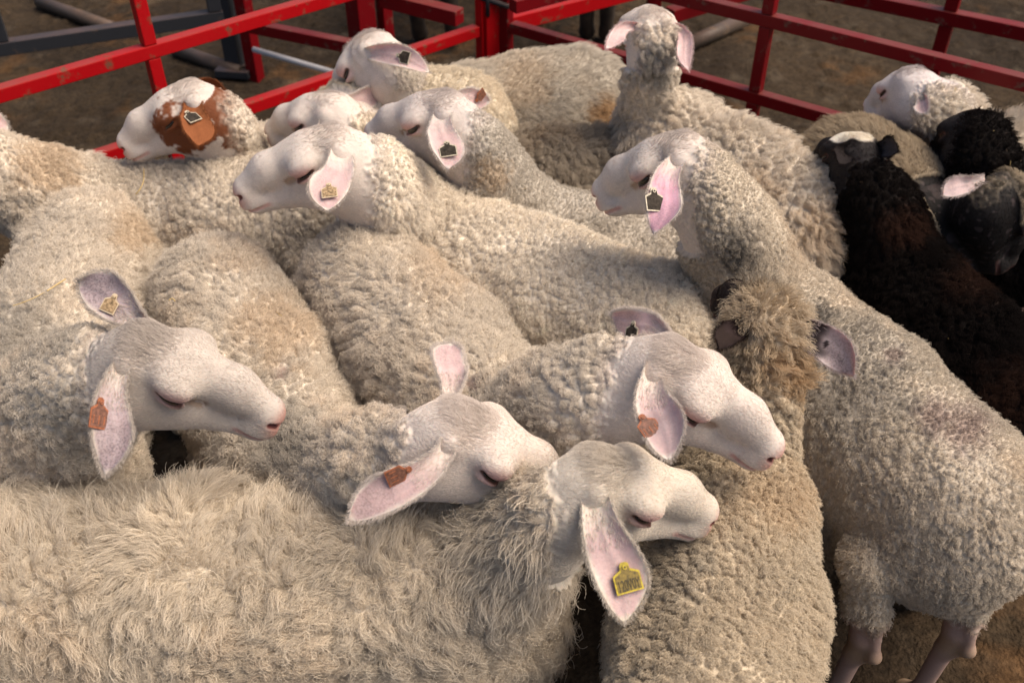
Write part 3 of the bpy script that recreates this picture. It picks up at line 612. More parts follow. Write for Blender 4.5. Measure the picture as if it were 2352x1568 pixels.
# ------------------------------------------------------------------ ground
def axis(lo, hi, step, far, grow=1.35):
    a = list(np.arange(lo, hi + 1e-6, step)); s = step; L = [lo]; Rr = [a[-1]]
    while L[-1] > -far: s *= grow; L.append(L[-1] - s)
    s = step
    while Rr[-1] < far: s *= grow; Rr.append(Rr[-1] + s)
    return np.array(L[:0:-1] + a + Rr[1:])
def ground():
    st = .05 if PREVIEW else .0125
    gx = axis(-2.6, 3.0, st, 60); gy = axis(.2, 5.6, st, 60); X, Y = np.meshgrid(gx, gy, indexing='ij')
    P = np.stack([X.ravel(), Y.ravel(), np.zeros(X.size)], 1)
    z = fbm(P, .5, 3) * .02 + fbm(P, .12, 5) * .010 + np.maximum(fbm(P, .045, 7), -.2) * .010
    F1, F2, fp, hid = worley(P, .05, 9); z += np.where(hid > .62, np.clip(1 - (F1 / (.010 + .018 * hid)) ** 2, 0, 1) * .012, 0)
    P[:, 2] = z - .012
    idx = np.arange(X.size).reshape(X.shape); Q = np.stack([idx[:-1, :-1].ravel(), idx[1:, :-1].ravel(), idx[1:, 1:].ravel(), idx[:-1, 1:].ravel()], 1)
    m1 = sstep(-.2, .5, fbm(P, .6, 21)); m2 = sstep(.15, .6, fbm(P, .35, 23)) * sstep(-.2, .3, fbm(P, .06, 25)); m3 = sstep(.2, .6, fbm(P, .09, 27))
    c = V(.050, .034, .020)[None] * (1 - m1[:, None]) + V(.031, .021, .013) * m1[:, None]
    c = c * (1 - .35 * m2[:, None]) + V(.16, .075, .025) * .35 * m2[:, None]; c = c * (1 - .35 * m3[:, None]) + V(.11, .085, .06) * .35 * m3[:, None]
    c *= (1 + .25 * vnoise(P, .02, 31))[:, None]
    m = mat('trodden_earth', attr=True, rough=.95, noise=(60, 6, .6, 1.3), bump=(110, .9, .012), spec=.15)
    tag(link('ground', pymesh('ground', P, Q, [m], col=c)), kind='structure')
ground()

# ------------------------------------------------------------------ fences
def paint(name, col, wear, amount):
    m = bpy.data.materials.new(name); m.use_nodes = True; nt = m.node_tree; b = nt.nodes['Principled BSDF']; b.inputs['Roughness'].default_value = .5; b.inputs['Specular IOR Level'].default_value = .16
    co = node(nt, 'ShaderNodeTexCoord').outputs['Object']; n = node(nt, 'ShaderNodeTexNoise'); n.inputs['Scale'].default_value = 22; n.inputs['Detail'].default_value = 9; n.inputs['Roughness'].default_value = .7
    nt.links.new(co, n.inputs['Vector']); r = node(nt, 'ShaderNodeMapRange'); r.inputs[1].default_value = .60 - amount; r.inputs[2].default_value = .68 - amount; nt.links.new(n.outputs[0], r.inputs[0])
    mx = node(nt, 'ShaderNodeMix', data_type='RGBA'); mx.inputs[6].default_value = (*col, 1); mx.inputs[7].default_value = (*wear, 1); nt.links.new(r.outputs[0], mx.inputs[0])
    # dust settled on upward faces
    g = node(nt, 'ShaderNodeNewGeometry'); sx = node(nt, 'ShaderNodeSeparateXYZ'); nt.links.new(g.outputs['True Normal'], sx.inputs[0])
    n3 = node(nt, 'ShaderNodeTexNoise'); n3.inputs['Scale'].default_value = 9; n3.inputs['Detail'].default_value = 6; nt.links.new(co, n3.inputs['Vector'])
    r3 = node(nt, 'ShaderNodeMapRange'); r3.inputs[1].default_value = .35; r3.inputs[2].default_value = .7; r3.inputs[3].default_value = .15; r3.inputs[4].default_value = .5; nt.links.new(n3.outputs[0], r3.inputs[0])
    up = node(nt, 'ShaderNodeMath', operation='MULTIPLY'); up.use_clamp = True; nt.links.new(sx.outputs[2], up.inputs[0]); nt.links.new(r3.outputs[0], up.inputs[1])
    m3 = node(nt, 'ShaderNodeMix', data_type='RGBA'); nt.links.new(up.outputs[0], m3.inputs[0]); nt.links.new(mx.outputs[2], m3.inputs[6]); m3.inputs[7].default_value = (.15, .085, .065, 1)
    nt.links.new(m3.outputs[2], b.inputs['Base Color'])
    bp = node(nt, 'ShaderNodeBump'); bp.inputs['Strength'].default_value = .25; bp.inputs['Distance'].default_value = .003; nt.links.new(n.outputs[0], bp.inputs['Height']); nt.links.new(bp.outputs[0], b.inputs['Normal'])
    r2 = node(nt, 'ShaderNodeMapRange'); r2.inputs[3].default_value = .4; r2.inputs[4].default_value = .8; nt.links.new(r.outputs[0], r2.inputs[0]); nt.links.new(r2.outputs[0], b.inputs['Roughness'])
    return m
M_RED = paint('red_enamel', (.38, .003, .006), (.16, .06, .035), .025); M_DRED = paint('worn_shaded_red_enamel', (.15, .003, .006), (.13, .06, .045), .02)  # darker copy of the red: shade on the right rails put into the colour
M_GREY = paint('dark_grey_enamel', (.030, .032, .038), (.09, .065, .05), .0); M_PIPE = paint('rusty_pipe', (.07, .055, .045), (.13, .09, .06), .05); M_WHITE = paint('white_pole', (.52, .52, .54), (.3, .27, .24), .0)
def bar(name, a, b, wd, ht, m, parent, side=None, bev=.003):
    a, b = V(*a), V(*b); d = unit(b - a); up = V(0, 0, 1) if abs(d[2]) < .9 else (unit(V(*side)) if side is not None else V(1, 0, 0))
    s = unit(np.cross(d, up)); up = np.cross(s, d); bm = bmesh.new(); vs = []
    for p in (a, b):
        for i, j in ((-1, -1), (1, -1), (1, 1), (-1, 1)): vs.append(bm.verts.new(tuple(p + s * i * wd / 2 + up * j * ht / 2)))
    bm.faces.new(vs[3::-1]); bm.faces.new(vs[4:])
    for i in range(4): j = (i + 1) % 4; bm.faces.new((vs[i], vs[j], vs[4 + j], vs[4 + i]))
    bmesh.ops.bevel(bm, geom=list(bm.edges), offset=bev, segments=2, affect='EDGES', profile=.6); bmesh.ops.recalc_face_normals(bm, faces=bm.faces)
    me = bpy.data.meshes.new(name); bm.to_mesh(me); bm.free(); me.materials.append(m); return link(name, me, parent)
def pipe(name, a, b, r, m, parent=None):
    a, b = V(*a), V(*b); bm = bmesh.new(); bmesh.ops.create_cone(bm, segments=18, radius1=r, radius2=r, depth=np.linalg.norm(b - a), cap_ends=True)
    q = Vector(tuple(b - a)).to_track_quat('Z', 'Y').to_matrix().to_4x4(); bmesh.ops.transform(bm, matrix=__import__('mathutils').Matrix.Translation(tuple((a + b) / 2)) @ q, verts=bm.verts)
    for f in bm.faces: f.smooth = len(f.verts) == 4
    me = bpy.data.meshes.new(name); bm.to_mesh(me); bm.free(); me.materials.append(m); return link(name, me, parent)
ZU, ZL = .69, .45
def fit(up, lo, zu):                                   # height of the lower rail that keeps both rails in one plane
    A, B = at(*up[0], zu), at(*up[1], zu); best = None
    for z in np.arange(.2, zu - .1, .005):
        p, q = at(*lo[0], z), at(*lo[1], z); dd = unit((B - A)[:2] if False else (B - A)); nrm = V(-dd[1], dd[0], 0)
        e = abs((p - A) @ nrm) + abs((q - A) @ nrm)
        if best is None or e < best[0]: best = (e, z)
    return A, B, best
AL, BL, eL = fit(((0, 215), (810, -18)), ((600, 240), (1065, 78)), ZU); AR, BR, eR = fit(((1785, 50), (2352, 190)), ((1150, 55), (1570, 172)), ZU)
print('fence', np.round(AL, 2), np.round(BL, 2), eL, np.round(AR, 2), np.round(BR, 2), eR)
def cross2(p, d, q, e):
    t = ((q[0] - p[0]) * e[1] - (q[1] - p[1]) * e[0]) / (d[0] * e[1] - d[1] * e[0]); return p + d * t
dL, dR = unit(BL - AL), unit(BR - AR); COR = cross2(AL, dL, AR, dR); print('corner', COR, proj(np.array([[COR[0], COR[1], .45], [COR[0], COR[1], .69]])))
TS = .035
def along(p, d, t, z): return (p[0] + d[0] * t, p[1] + d[1] * t, z)
def tproj(p, d, px, py, z):
    q = at(px, py, z); return (q - p) @ d
GRP = 'red fence panels round the pens'
zl, zr = eL[1], eR[1]
# panel on the far side of the flock, running to the corner
def panel(label, p, d, t0, t1, zs, posts, m, top, group=GRP, w_=TS, name='pen_fence', side=None, hang=True):
    e = empty(name, along(p, d, (t0 + t1) / 2, 0), label, 'fence', group)
    for z in zs: bar('rail', along(p, d, t0, z), along(p, d, t1, z), w_, w_, m, e)
    for t, k in posts:
        if k == 'full':
            for z0, z1 in zip([-.02] + [z + w_ / 2 + .001 for z in zs], [z - w_ / 2 - .001 for z in zs] + [top]): bar('post', along(p, d, t, z0), along(p, d, t, z1), w_ * .96, w_ * .96, m, e, side=d)
        elif k == 'plain': bar('post', along(p, d, t, -.02), along(p, d, t, top), w_, w_, m, e, side=d)
    return e
tL = tproj(AL, dL, 340, 112, ZU); tC = (COR - AL) @ dL
panel('bright red steel pen panel behind the brown patched sheep head', AL, dL, tL - 3.2, tC - .075, [zl, ZU], [(tL, 'full'), (tL - 3.3, 'plain'), (tC - .05, 'plain')], M_RED, 1.15)
tR = tproj(AR, dR, 1770, 40, ZU); tC2 = (COR - AR) @ dR
panel('shade-darkened red steel pen panel behind the sheep stretching its neck away', AR, dR, tC2 + .075, tR + 3.2, [zr, ZU], [(tR, 'full'), (tC2 + .05, 'plain'), (tR + 3.25, 'plain')], M_DRED, 1.15)
# latch at the corner
lt = empty('gate_latch', (COR[0], COR[1], .5), 'dark steel latch chain tying the two red panels at the pen corner', 'latch')
pipe('latch_pin', (COR[0] - .04, COR[1] - .05, .56), (COR[0] + .05, COR[1] - .05, .53), .009, M_GREY, lt); pipe('latch_ring', (COR[0] - .02, COR[1] - .055, .50), (COR[0] - .02, COR[1] - .055, .60), .007, M_GREY, lt)
# neighbouring pens behind
def p2(a, b, z): A, B = at(*a, z), at(*b, z); return A, unit(B - A), np.linalg.norm(B - A)
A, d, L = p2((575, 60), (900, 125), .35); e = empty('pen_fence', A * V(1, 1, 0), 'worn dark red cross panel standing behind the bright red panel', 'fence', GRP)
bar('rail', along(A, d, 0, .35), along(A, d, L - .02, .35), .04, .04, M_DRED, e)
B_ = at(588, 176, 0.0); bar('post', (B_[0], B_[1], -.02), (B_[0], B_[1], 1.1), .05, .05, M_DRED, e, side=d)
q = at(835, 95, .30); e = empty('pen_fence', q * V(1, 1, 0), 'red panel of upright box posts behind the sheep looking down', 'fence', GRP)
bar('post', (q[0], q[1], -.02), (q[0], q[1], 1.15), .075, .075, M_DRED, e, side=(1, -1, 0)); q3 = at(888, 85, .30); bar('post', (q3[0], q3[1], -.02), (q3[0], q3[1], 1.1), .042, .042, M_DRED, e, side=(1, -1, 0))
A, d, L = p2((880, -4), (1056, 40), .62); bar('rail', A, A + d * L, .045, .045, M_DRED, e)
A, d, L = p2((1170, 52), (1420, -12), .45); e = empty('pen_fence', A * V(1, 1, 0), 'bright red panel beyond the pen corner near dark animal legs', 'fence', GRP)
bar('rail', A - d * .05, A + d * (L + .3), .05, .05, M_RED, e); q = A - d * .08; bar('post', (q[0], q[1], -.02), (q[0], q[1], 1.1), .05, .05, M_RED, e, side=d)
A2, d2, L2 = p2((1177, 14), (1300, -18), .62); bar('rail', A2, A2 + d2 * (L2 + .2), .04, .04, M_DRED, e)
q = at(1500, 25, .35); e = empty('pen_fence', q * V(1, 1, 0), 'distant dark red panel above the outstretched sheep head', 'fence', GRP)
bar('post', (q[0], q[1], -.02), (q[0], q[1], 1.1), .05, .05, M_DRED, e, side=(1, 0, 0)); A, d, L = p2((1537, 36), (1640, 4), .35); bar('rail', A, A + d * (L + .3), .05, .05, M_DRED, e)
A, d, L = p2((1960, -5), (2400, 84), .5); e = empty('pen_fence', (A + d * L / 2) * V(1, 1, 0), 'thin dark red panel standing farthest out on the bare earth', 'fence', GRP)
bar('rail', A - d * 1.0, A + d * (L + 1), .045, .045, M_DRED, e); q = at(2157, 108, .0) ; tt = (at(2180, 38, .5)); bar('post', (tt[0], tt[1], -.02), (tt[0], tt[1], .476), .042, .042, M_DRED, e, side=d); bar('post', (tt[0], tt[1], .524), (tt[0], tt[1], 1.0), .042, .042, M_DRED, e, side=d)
# dark grey panel
A, d, L = p2((-10, 112), (512, 36), .40); e = empty('pen_fence', (A + d * L / 2) * V(1, 1, 0), 'dark grey steel panel standing outside the bright red panel', 'fence', GRP)
bar('rail', A - d * 1, A + d * L, .045, .045, M_GREY, e)
q = A + d * (L - .025); bar('post', (q[0], q[1], .424), (q[0], q[1], 1.1), .045, .045, M_GREY, e, side=d)
q = at(10, 90, .40); q = A + d * ((q - A) @ d); bar('post', (q[0], q[1], .424), (q[0], q[1], 1.1), .04, .04, M_GREY, e, side=d)
q = at(548, 162, 0); e = empty('dark_post', q, 'thick dark grey post set in the earth beside a dark red post', 'post')
bar('post', (q[0], q[1], -.03), (q[0] , q[1] + .02, 1.1), .07, .07, M_GREY, e, side=(1, -.4, 0)); bar('foot_plate', (q[0] - .07, q[1] - .03, .02), (q[0] + .07, q[1] - .05, .02), .10, .03, M_GREY, e)
def lying(name, label, a, b, r, m, z=.02, cat='pipe'):
    o = pipe(name, at(*a, z), at(*b, z), r, m); tag(o, label, cat)
lying('pipe', 'rusty grey pipe lying on the earth behind the dark grey panel', (90, 4), (262, 66), .028, M_PIPE)
lying('pipe', 'rusty grey pipe lying on the earth at the foot of the thick post', (405, 114), (556, 168), .028, M_PIPE)
lying('pipe', 'weathered grey pipe lying beyond the dark red panel', (1575, 106), (1712, 44), .032, M_PIPE)
lying('pole', 'thin white pole lying on the earth behind the red panels', (583, 114), (790, 174), .011, M_WHITE, .15, 'pole')

# ------------------------------------------------------------------ dark animals in the next pen (only their legs show)
M_DARKHIDE = mat('dark_hide', (.020, .013, .009), .7, noise=(25, 4, .5, 2.2), bump=(200, .4, .003))
def dark_legs(label, px, py, ang, sc, narrow=1.):
    fw = V(math.cos(ang), math.sin(ang), 0); q = at(px, py, .0) + fw * .5 * sc; lt_ = V(-fw[1], fw[0], 0); me = bpy.data.meshes.new('cow'); bm = bmesh.new()
    sk = []
    def chain(pts, rs):
        vs = [bm.verts.new(tuple(q + fw * a * sc + lt_ * b * sc + V(0, 0, c * sc))) for a, b, c in pts]
        for i in range(len(vs) - 1): bm.edges.new((vs[i], vs[i + 1]))
        for r in rs: sk.append(r * sc)
        return vs
    sp = chain([(-.5, 0, .78), (0, 0, .80), (.5, 0, .82), (.75, 0, 1.0), (1.0, 0, 1.0), (1.2, 0, .88)], [.2, .24, .2, .12, .11, .07])
    for k, (a, b) in enumerate(((-.5, .12 * narrow), (-.5, -.12 * narrow), (.5, .11 * narrow), (.5, -.11 * narrow))):
        v = chain([(a, b, .62), (a + (.06 if a < 0 else 0), b, .45), (a - (.03 if a < 0 else 0), b, .28), (a, b, .08), (a + .04, b, .0)], [.11, .075, .048, .036, .05]); bm.edges.new((sp[0] if a < 0 else sp[2], v[0]))
    bm.to_mesh(me); bm.free(); o = bpy.data.objects.new('cow', me); COL.objects.link(o); md = o.modifiers.new('skin', 'SKIN')
    for v_, r in zip(me.skin_vertices[0].data, sk): v_.radius = (r, r)
    me.skin_vertices[0].data[0].use_root = True
    s2 = o.modifiers.new('sub', 'SUBSURF'); s2.levels = s2.render_levels = 2; me.materials.append(M_DARKHIDE); md.use_smooth_shade = True
    dg = bpy.context.evaluated_depsgraph_get(); m2 = bpy.data.meshes.new_from_object(o.evaluated_get(dg)); bpy.data.objects.remove(o); o = link('cow', m2)
    tag(o, label, 'cow', 'dark cattle in the next pen')
dark_legs('dark brown cow standing behind the red pen corner, legs showing', 1000, 98, 1.35, .9, .7)
dark_legs('black cow standing beyond the red rails above the smooth cream rump', 1368, 92, 1.35, .9, .4)

# ------------------------------------------------------------------ loose straw lying on the fleeces
M_STRAW = mat('dry_straw', (.52, .38, .17), .7, noise=(300, 2, .8, 1.15))
def straw(label, pts, z, r=.0014):
    P = [at(x, y, zz) for (x, y), zz in zip(pts, z)]; cu = bpy.data.curves.new('straw', 'CURVE'); cu.dimensions = '3D'; cu.bevel_depth = r; cu.bevel_resolution = 2; sp = cu.splines.new('NURBS'); sp.points.add(len(P) - 1); sp.use_endpoint_u = True; sp.order_u = 3
    for p, q in zip(sp.points, P): p.co = (*q, 1)
    o = bpy.data.objects.new('tmp', cu); COL.objects.link(o); me = bpy.data.meshes.new_from_object(o.evaluated_get(bpy.context.evaluated_depsgraph_get())); bpy.data.objects.remove(o)
    me.materials.clear(); me.materials.append(M_STRAW); tag(link('straw', me), label, 'straw', 'loose straws on the fleeces')
# ------------------------------------------------------------------ the flock
def p_brown(sk, q, X, blend):
    n = vnoise(X, .02, 5) * .07 + vnoise(X, .006, 6) * .03; y = np.abs(q[:, 1])
    m = sstep(.03, -.02, np.sqrt(((q[:, 0] - .36) / 1.0) ** 2 + ((q[:, 2] + .12) / 1.2) ** 2) - .205 + n) * (y > .06)
    m = np.maximum(m, sstep(.02, -.02, q[:, 0] - .12 + n) * (q[:, 2] < .0))
    return blend(sk, V(.17, .055, .022), m)
def p_blackface(sk, q, X, blend):
    n = vnoise(X, .02, 8) * .05; m = sstep(.02, -.02, np.hypot((q[:, 0] - .28) * .7, q[:, 1]) - .16 + n) * (q[:, 2] > -.02)
    return blend(sk, V(.85, .77, .66), m)
def p_mottle(sk, q, X, blend):
    m = sstep(.3, .5, fbm(X, .035, 14)) * .45; m = np.maximum(m, sstep(.5, .65, vnoise(X, .010, 15)) * .5); return blend(sk, V(.10, .075, .075), m)
def ear_dark(c, P, info):
    t = ((P - info['base']) @ info['D']) / info['L']; m = np.clip(sstep(.68, .45, t + vnoise(P, .02, 3) * .25) + (vnoise(P, .012, 4) > .62), 0, 1)[:, None]; return c * (1 - m) + V(.03, .02, .02) * m
G_ = (.52, .47, .405); BLK = (.010, .008, .0075); DSK = (.018, .014, .014)
TG = lambda k, **a: dict(kind=k, **a)
UP = (0, -.4, 1)
ALL = dict(
S13=dict(label='smooth cream sheep at the rear rails hanging its head over another back', smudge_sunlight=[(1395, 270, .07, .7, 'gold'), (1200, 190, .10, .35, 'tan')], R=(1340, 130, .66), W=(1085, 165, .67), P=(880, 95, .84), N=(772, 232, .64), wd=1.12, neck_r=.8, n=26000, style='straight', col=(.52, .465, .39), dirt=.35, seed=13,  # gold rump patch is low warm sunlight painted into the wool colour
    ears=[dict(side=1, tip=(985, 166), L=.19, W=.027, out=(.1, -.5, .6), tag=TG('dark', t=.62)), dict(side=-1, tip=(792, 120), near=False)]),
S12=dict(label='big shaggy cream sheep facing away with outstretched neck and pink ears', smudge_sunlight=[(1900, 520, .09, .5, 'tan'), (1510, 140, .07, .75, 'grey'), (1720, 470, .11, .5, 'tan'), (1420, 300, .06, .4, 'grey')], R=(1858, 410, .68), W=(1560, 225, .71), P=(1512, 72, .90), Nd=(-.12, .93, -.35), wd=1.2, woolhead=.01, n=46000, style='locks', dirt=.25, seed=12, neck_r=.5,  # tan at the rump end paints warm light into the fleece
    ears=[dict(side=1, tip=(1392, 110), W=.018, out=(-1, 0, .2), L=.16, cout=(.72, .55, .54)), dict(side=-1, tip=(1580, 162), W=.018, out=(1, 0, .1), cout=(.72, .55, .54))]),
S14=dict(label='cream sheep with a low white face and one pink ear pricked behind two other heads', R=(1045, 185, .74), W=(880, 175, .73), P=(790, 250, .76), N=(612, 298, .66), wd=1.05, n=22000, style='fluffy', col=(.66, .575, .45), dirt=.2, seed=14,
    ears=[dict(side=-1, tip=(868, 233), W=.028, L=.12, near=False), dict(side=1, dir=(-.1, -.3, -1))]),
S15=dict(label='sheep with brown patched face and hanging brown ear', R=(760, 290, .52), W=(610, 300, .56), P=(480, 212, .80), N=(270, 332, .69), HL=.26, wd=.9, n=12000, style='pebble', seed=15, patches=p_brown,
    ears=[dict(side=1, tip=(458, 335), cin=(.24, .085, .035), cout=(.24, .085, .035), W=.034, L=.12, cup=.5, spots=.2, tag=TG('dark', t=.35, v=.5, tilt=.6, size=(.03, .036))), dict(side=-1, tip=(520, 240), near=False, cin=(.2, .07, .03), cout=(.2, .07, .03))]),
S17=dict(label='small dirty grey curly sheep squeezed low between taller ones', R=(1372, 326, .60), W=(1190, 322, .61), P=(1085, 330, .56), Nd=(-.8, .1, -.6), wd=.95, n=22000, style='locks', col=(.38, .32, .25), dirt=.8, seed=17),
S20=dict(label='white faced sheep with woolly nape resting its chin over a tan back', R=(2420, 300, .58), W=(2240, 300, .60), P=(2118, 185, .78), N=(1990, 242, .645), wd=.85, neck_r=.85, n=22000, style='topknot', dirt=.5, seed=20, skin=(.59, .53, .51), neck=(2195, 235, .70),
    ears=[dict(side=1, base=(2112, 222, .76), tip=(2127, 260), L=.07, W=.018, cup=1.3, out=(-.1, -.8, .3)), dict(side=-1, dir=(.3, .6, -.8))]),
S21=dict(label='black curly sheep with tufted poll beyond the tan sheep', R=(2560, 420, .60), W=(2400, 385, .62), P=(2270, 298, .78), N=(2150, 330, .64), wd=.9, n=22000, style='topknot', col=BLK, skin=DSK, dirt=.15, seed=21, woolhead=.09, eye_open=0,
    ears=[dict(side=1, tip=(2310, 375), cin=DSK, cout=DSK, L=.11), dict(side=-1, dir=(.3, .5, -1), cin=DSK, cout=DSK)]),
S18=dict(label='tan smooth fleeced sheep with a dark mottled face lowered at the edge', R=(1975, 292, .71), W=(2100, 385, .69), P=(2318, 412, .74), N=(2314, 608, .51), wd=1.15, n=30000, style='straight', col=(.38, .305, .215), dirt=.35, seed=18, neck=(2225, 490, .56), neck_r=.62, tuft=.15, skin=(.012, .010, .010), woolhead=-.10, patches=p_mottle,
    ears=[dict(side=-1, base=(2252, 412, .74), tip=(2166, 448), face=(.2, -.6, .75), out=(-1, -.1, .1), L=.095, W=.022, cin=(.55, .42, .42), cout=(.5, .42, .40)), dict(side=1, dir=(.8, .1, -.3), cin=(.5, .4, .4), cout=DSK)]),
S19=dict(smudge_sunlight=[(2080, 520, .06, .8, 'rust'), (2230, 640, .07, .6, 'rust'), (2330, 900, .08, .6, 'rust')], label='black sheep with a white patch on its poll', R=(2400, 890, .60), W=(2120, 590, .62), P=(1990, 350, .76), Nd=(-.22, .8, -.5), wd=1.05, n=50000, style='black', col=BLK, skin=DSK, dirt=.1, seed=19, patches=p_blackface, neck=(2040, 490, .66), neck_r=.75, HL=.21,
    ears=[dict(side=-1, tip=(2062, 350), L=.10, W=.024, cin=(.06, .05, .05), cout=DSK, spots=0), dict(side=1, tip=(1925, 372), L=.08, W=.024, cin=DSK, cout=DSK, spots=0)]),
S16=dict(smudge_sunlight=[(110, 380, .10, .55, 'tan'), (420, 330, .05, .35, 'tan')], label='curly cream sheep whose raised neck leaves the picture beside the red rail', R=(700, 372, .66), W=(292, 412, .62), P=(-130, 305, .82), Nd=(-1, .15, -.35), wd=1.0, n=42000, style='pebble', dirt=.45, seed=16, neck=(80, 425, .66), neck_r=1.05),
S9=dict(smudge_sunlight=[(1075, 390, .05, .6, 'grey'), (1130, 400, .05, .5, 'tan'), (1000, 230, .04, .5, 'grey')], label='close cropped grey sheep with dark eye and two tagged pink ears', R=(1560, 530, .56), W=(1225, 440, .60), P=(1062, 248, .85), N=(838, 304, .76), wd=.9, n=34000, style='fine', col=G_, dirt=.5, seed=9, skin=(.59, .52, .48), eye_open=1.0, neck=(1120, 400, .66),
    ears=[dict(side=1, tip=(1032, 388), W=.034, L=.15, cup=.55, tag=TG('dark', t=.62, tilt=-.15, size=(.034, .038))), dict(side=-1, tip=(1124, 232), L=.12, W=.022, near=False, tag=TG('orange', t=.6, tilt=1.2, size=(.024, .03)))]),
S10=dict(legs=False, legfn=[(2008, 1508), (2224, 1494)], bare_k=.45, bare=[(2150, 955, .035), (2215, 985, .045), (2050, 820, .018)], smudge_sunlight=[(2150, 955, .040, .65, 'pink'), (2215, 985, .050, .7, 'pink'), (2050, 820, .022, .6, 'pink'), (1690, 580, .055, .7, 'dark'), (1890, 720, .03, .7, 'dark'), (1960, 850, .16, .5, 'grey')], label='tall grey sheep with black ear tag, bare pink loin patch and bare hind legs', R=(2240, 1010, .66), W=(1800, 630, .70), P=(1610, 345, .94), N=(1362, 440, .80), wd=1.12, n=60000, style='fine', col=(.57, .495, .40), dirt=.6, seed=10, eye_open=.8, neck=(1700, 545, .74), neck_r=.86, wshift=.05,
    ears=[dict(side=1, tip=(1503, 538), W=.032, L=.16, cin=(.62, .36, .44), tag=TG('dark', t=.55, v=.75, tilt=.3, size=(.036, .042))), dict(side=-1, dir=(.3, .4, -1))]),
S8=dict(label='cream curly sheep facing the rails, white face and cream ear tag before a dark flank', R=(1530, 655, .66), W=(1000, 460, .68), P=(815, 322, .87), N=(535, 438, .78), HL=.27, wd=1.08, n=56000, style='pebble', col=(.79, .71, .60), dirt=.22, seed=8, neck=(900, 450, .70), eye_open=.1,
    ears=[dict(side=1, tip=(752, 484), W=.036, L=.155, cup=.5, tag=TG('cream', t=.66, tilt=.35, size=(.028, .034))), dict(side=-1, dir=(.2, .5, -1))]),
S5=dict(smudge_sunlight=[(300, 530, .07, .5, 'tan'), (60, 760, .09, .4, 'grey'), (170, 950, .07, .45, 'grey')], label='cream sheep with two tagged grey speckled ears, heavy white head above the long wool', R=(160, 465, .68), W=(60, 860, .68), P=(262, 785, .88), N=(655, 955, .76), HL=.27, wd=.99, n=50000, style='fluffy', dirt=.4, seed=5, neck=(110, 900, .72), headfine=2, nface=22000, skin=(.50, .44, .39),  # tan on the right of the rump is its sun-warmed side, painted in
    ears=[dict(side=-1, tip=(243, 1092), W=.028, L=.16, cin=(.46, .365, .375), spots=1.4, tag=TG('orange', t=.42, v=.8, tilt=0, size=(.028, .042))), dict(side=1, tip=(180, 648), W=.034, L=.125, near=False, cin=(.44, .355, .37), spots=1.4, tag=TG('cream', t=.55, v=.1, tilt=1.9, size=(.022, .03)))]),
S6=dict(bare=[(648, 857, .017)], smudge_sunlight=[(640, 760, .10, .45, 'tan'), (640, 1000, .08, .5, 'grey')], label='cream sheep whose drooping ear tip lies on the long wool of its neighbour', R=(480, 580, .68), W=(650, 940, .62), P=(985, 960, .82), N=(1310, 1120, .66), HL=.27, wd=.95, n=50000, style='fluffy', dirt=.45, seed=6, neck=(780, 1080, .60), neck_r=.85, headfine=2, nface=22000, eye_open=0,
    ears=[dict(side=-1, tip=(788, 1205), W=.028, L=.17, cin=(.54, .39, .385), spots=.8, tag=TG('orange', t=.45, v=.8, tilt=.1, size=(.026, .036))), dict(side=1, tip=(1035, 787), W=.028, L=.125, near=False, spots=.6)]),
S7=dict(bare=[(1092, 888, .017)], smudge_sunlight=[(1010, 620, .09, .3, 'tan'), (1230, 960, .06, .35, 'grey')], label='cream sheep laying its head over the tan neighbour, far ear pricked with dark tag', R=(838, 540, .69), W=(1160, 880, .68), P=(1475, 805, .86), N=(1800, 1038, .74), HL=.27, wd=.99, n=56000, style='fluffy', dirt=.35, seed=7, neck=(1290, 930, .72), headfine=2, nface=22000, eye_open=.1,
    ears=[dict(side=-1, tip=(1535, 1055), W=.032, L=.16, cin=(.56, .41, .40), spots=.25, tag=TG('orange', t=.55, v=.85, tilt=.3, size=(.028, .036))), dict(side=1, tip=(1403, 725), W=.026, L=.12, near=False, tag=TG('dark', t=.62, tilt=1.6, size=(.022, .03)))]),
S11=dict(smudge_sunlight=[(1765, 700, .11, .3, 'tan'), (1790, 860, .07, .3, 'tan'), (1840, 860, .06, .4, 'gold'), (1790, 1150, .08, .4, 'tan'), (1560, 1280, .08, .35, 'grey')], label='tan sheep facing away with a shaggy topknot, dark face and spotted ears', R=(1640, 1560, .62), W=(1715, 1060, .64), P=(1775, 750, .82), N=(1650, 668), near=False, wd=1.0, n=60000, style='pebble', headstyle='topknot', col=(.56, .475, .36), dirt=.35, seed=11, skin=(.035, .025, .022), woolhead=.34, neck=(1775, 930, .68), neck_r=.48, HL=.20,  # gold right edge is sun warmth put into the wool; topknot is truly tan
    ears=[dict(side=-1, tip=(1965, 868), W=.030, L=.14, cin=(.50, .40, .40), cout=(.5, .42, .41), spots=1.2, paint=ear_dark), dict(side=1, tip=(1650, 800), W=.020, L=.10, cin=(.028, .019, .017), cout=(.022, .015, .014), paint=ear_dark)]),
S1=dict(label='long woolled sheep lowest in the picture with a yellow numbered ear tag', R=(-150, 1230, .64), W=(960, 1215, .62), P=(1310, 1085, .80), N=(1648, 1172, .68), HL=.24, wd=1.1, n=90000, style='long', dirt=.35, seed=2, extra=('ringlet', 9000), col=(.68, .595, .48), neck=(1160, 1270, .56), neck_r=.85, headfine=2, nface=22000, eye_open=0, skin=(.58, .515, .44),
    ears=[dict(side=-1, tip=(1443, 1462), W=.036, L=.165, cup=.6, spots=.4, tag=TG('yellow', t=.60, v=-.1, tilt=-.1, size=(.036, .038), text='120V0Y')), dict(side=1, dir=(.1, .5, -.9), L=.14)]),
)
only = os.environ.get('SHEEP_ONLY')
for k, v in ALL.items():
    if only and k not in only.split(','): continue
    sheep(k, **v)
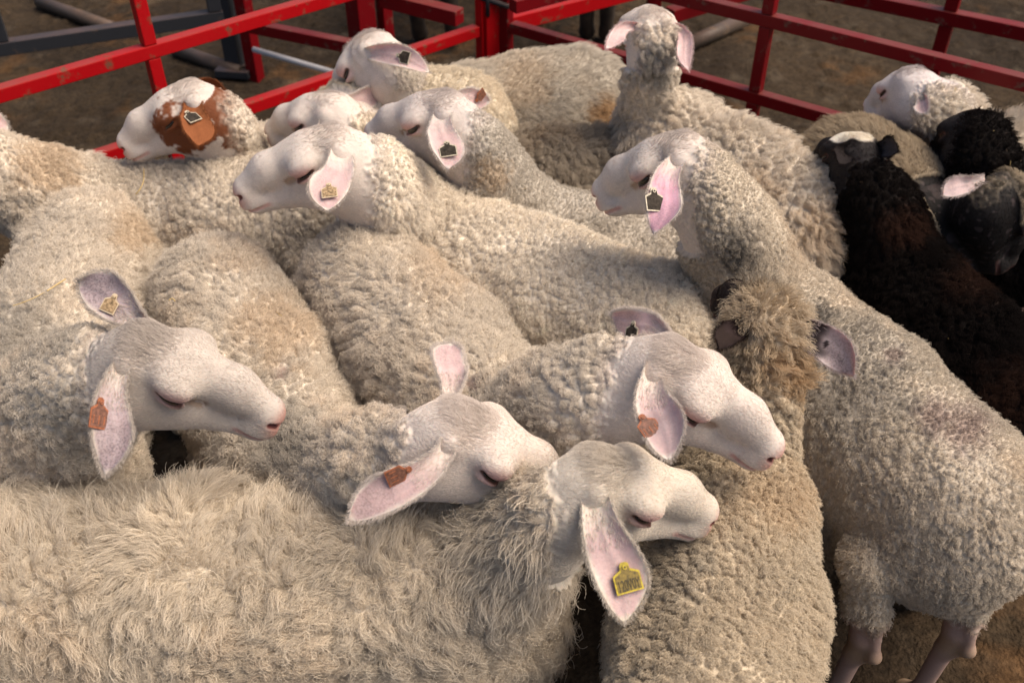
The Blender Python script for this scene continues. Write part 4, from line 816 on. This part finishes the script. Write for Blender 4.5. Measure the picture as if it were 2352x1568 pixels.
straw('pale curved straw on the curly fleece beside the white muzzle', [(330, 388), (332, 412), (322, 436), (312, 446)], [.64, .645, .64, .63])
straw('straight pale straw on the left woolly rump near the pricked grey ear', [(108, 668), (128, 655), (150, 641)], [.705, .705, .70])
straw('thin dark yellow straw beside the straight pale straw', [(30, 702), (70, 690), (104, 670)], [.70, .705, .70], .0009)
straw('short broken straw on the middle rump of the three', [(388, 690), (396, 680), (402, 692)], [.69, .695, .69], .0012)
print('script time', time.time() - T0)
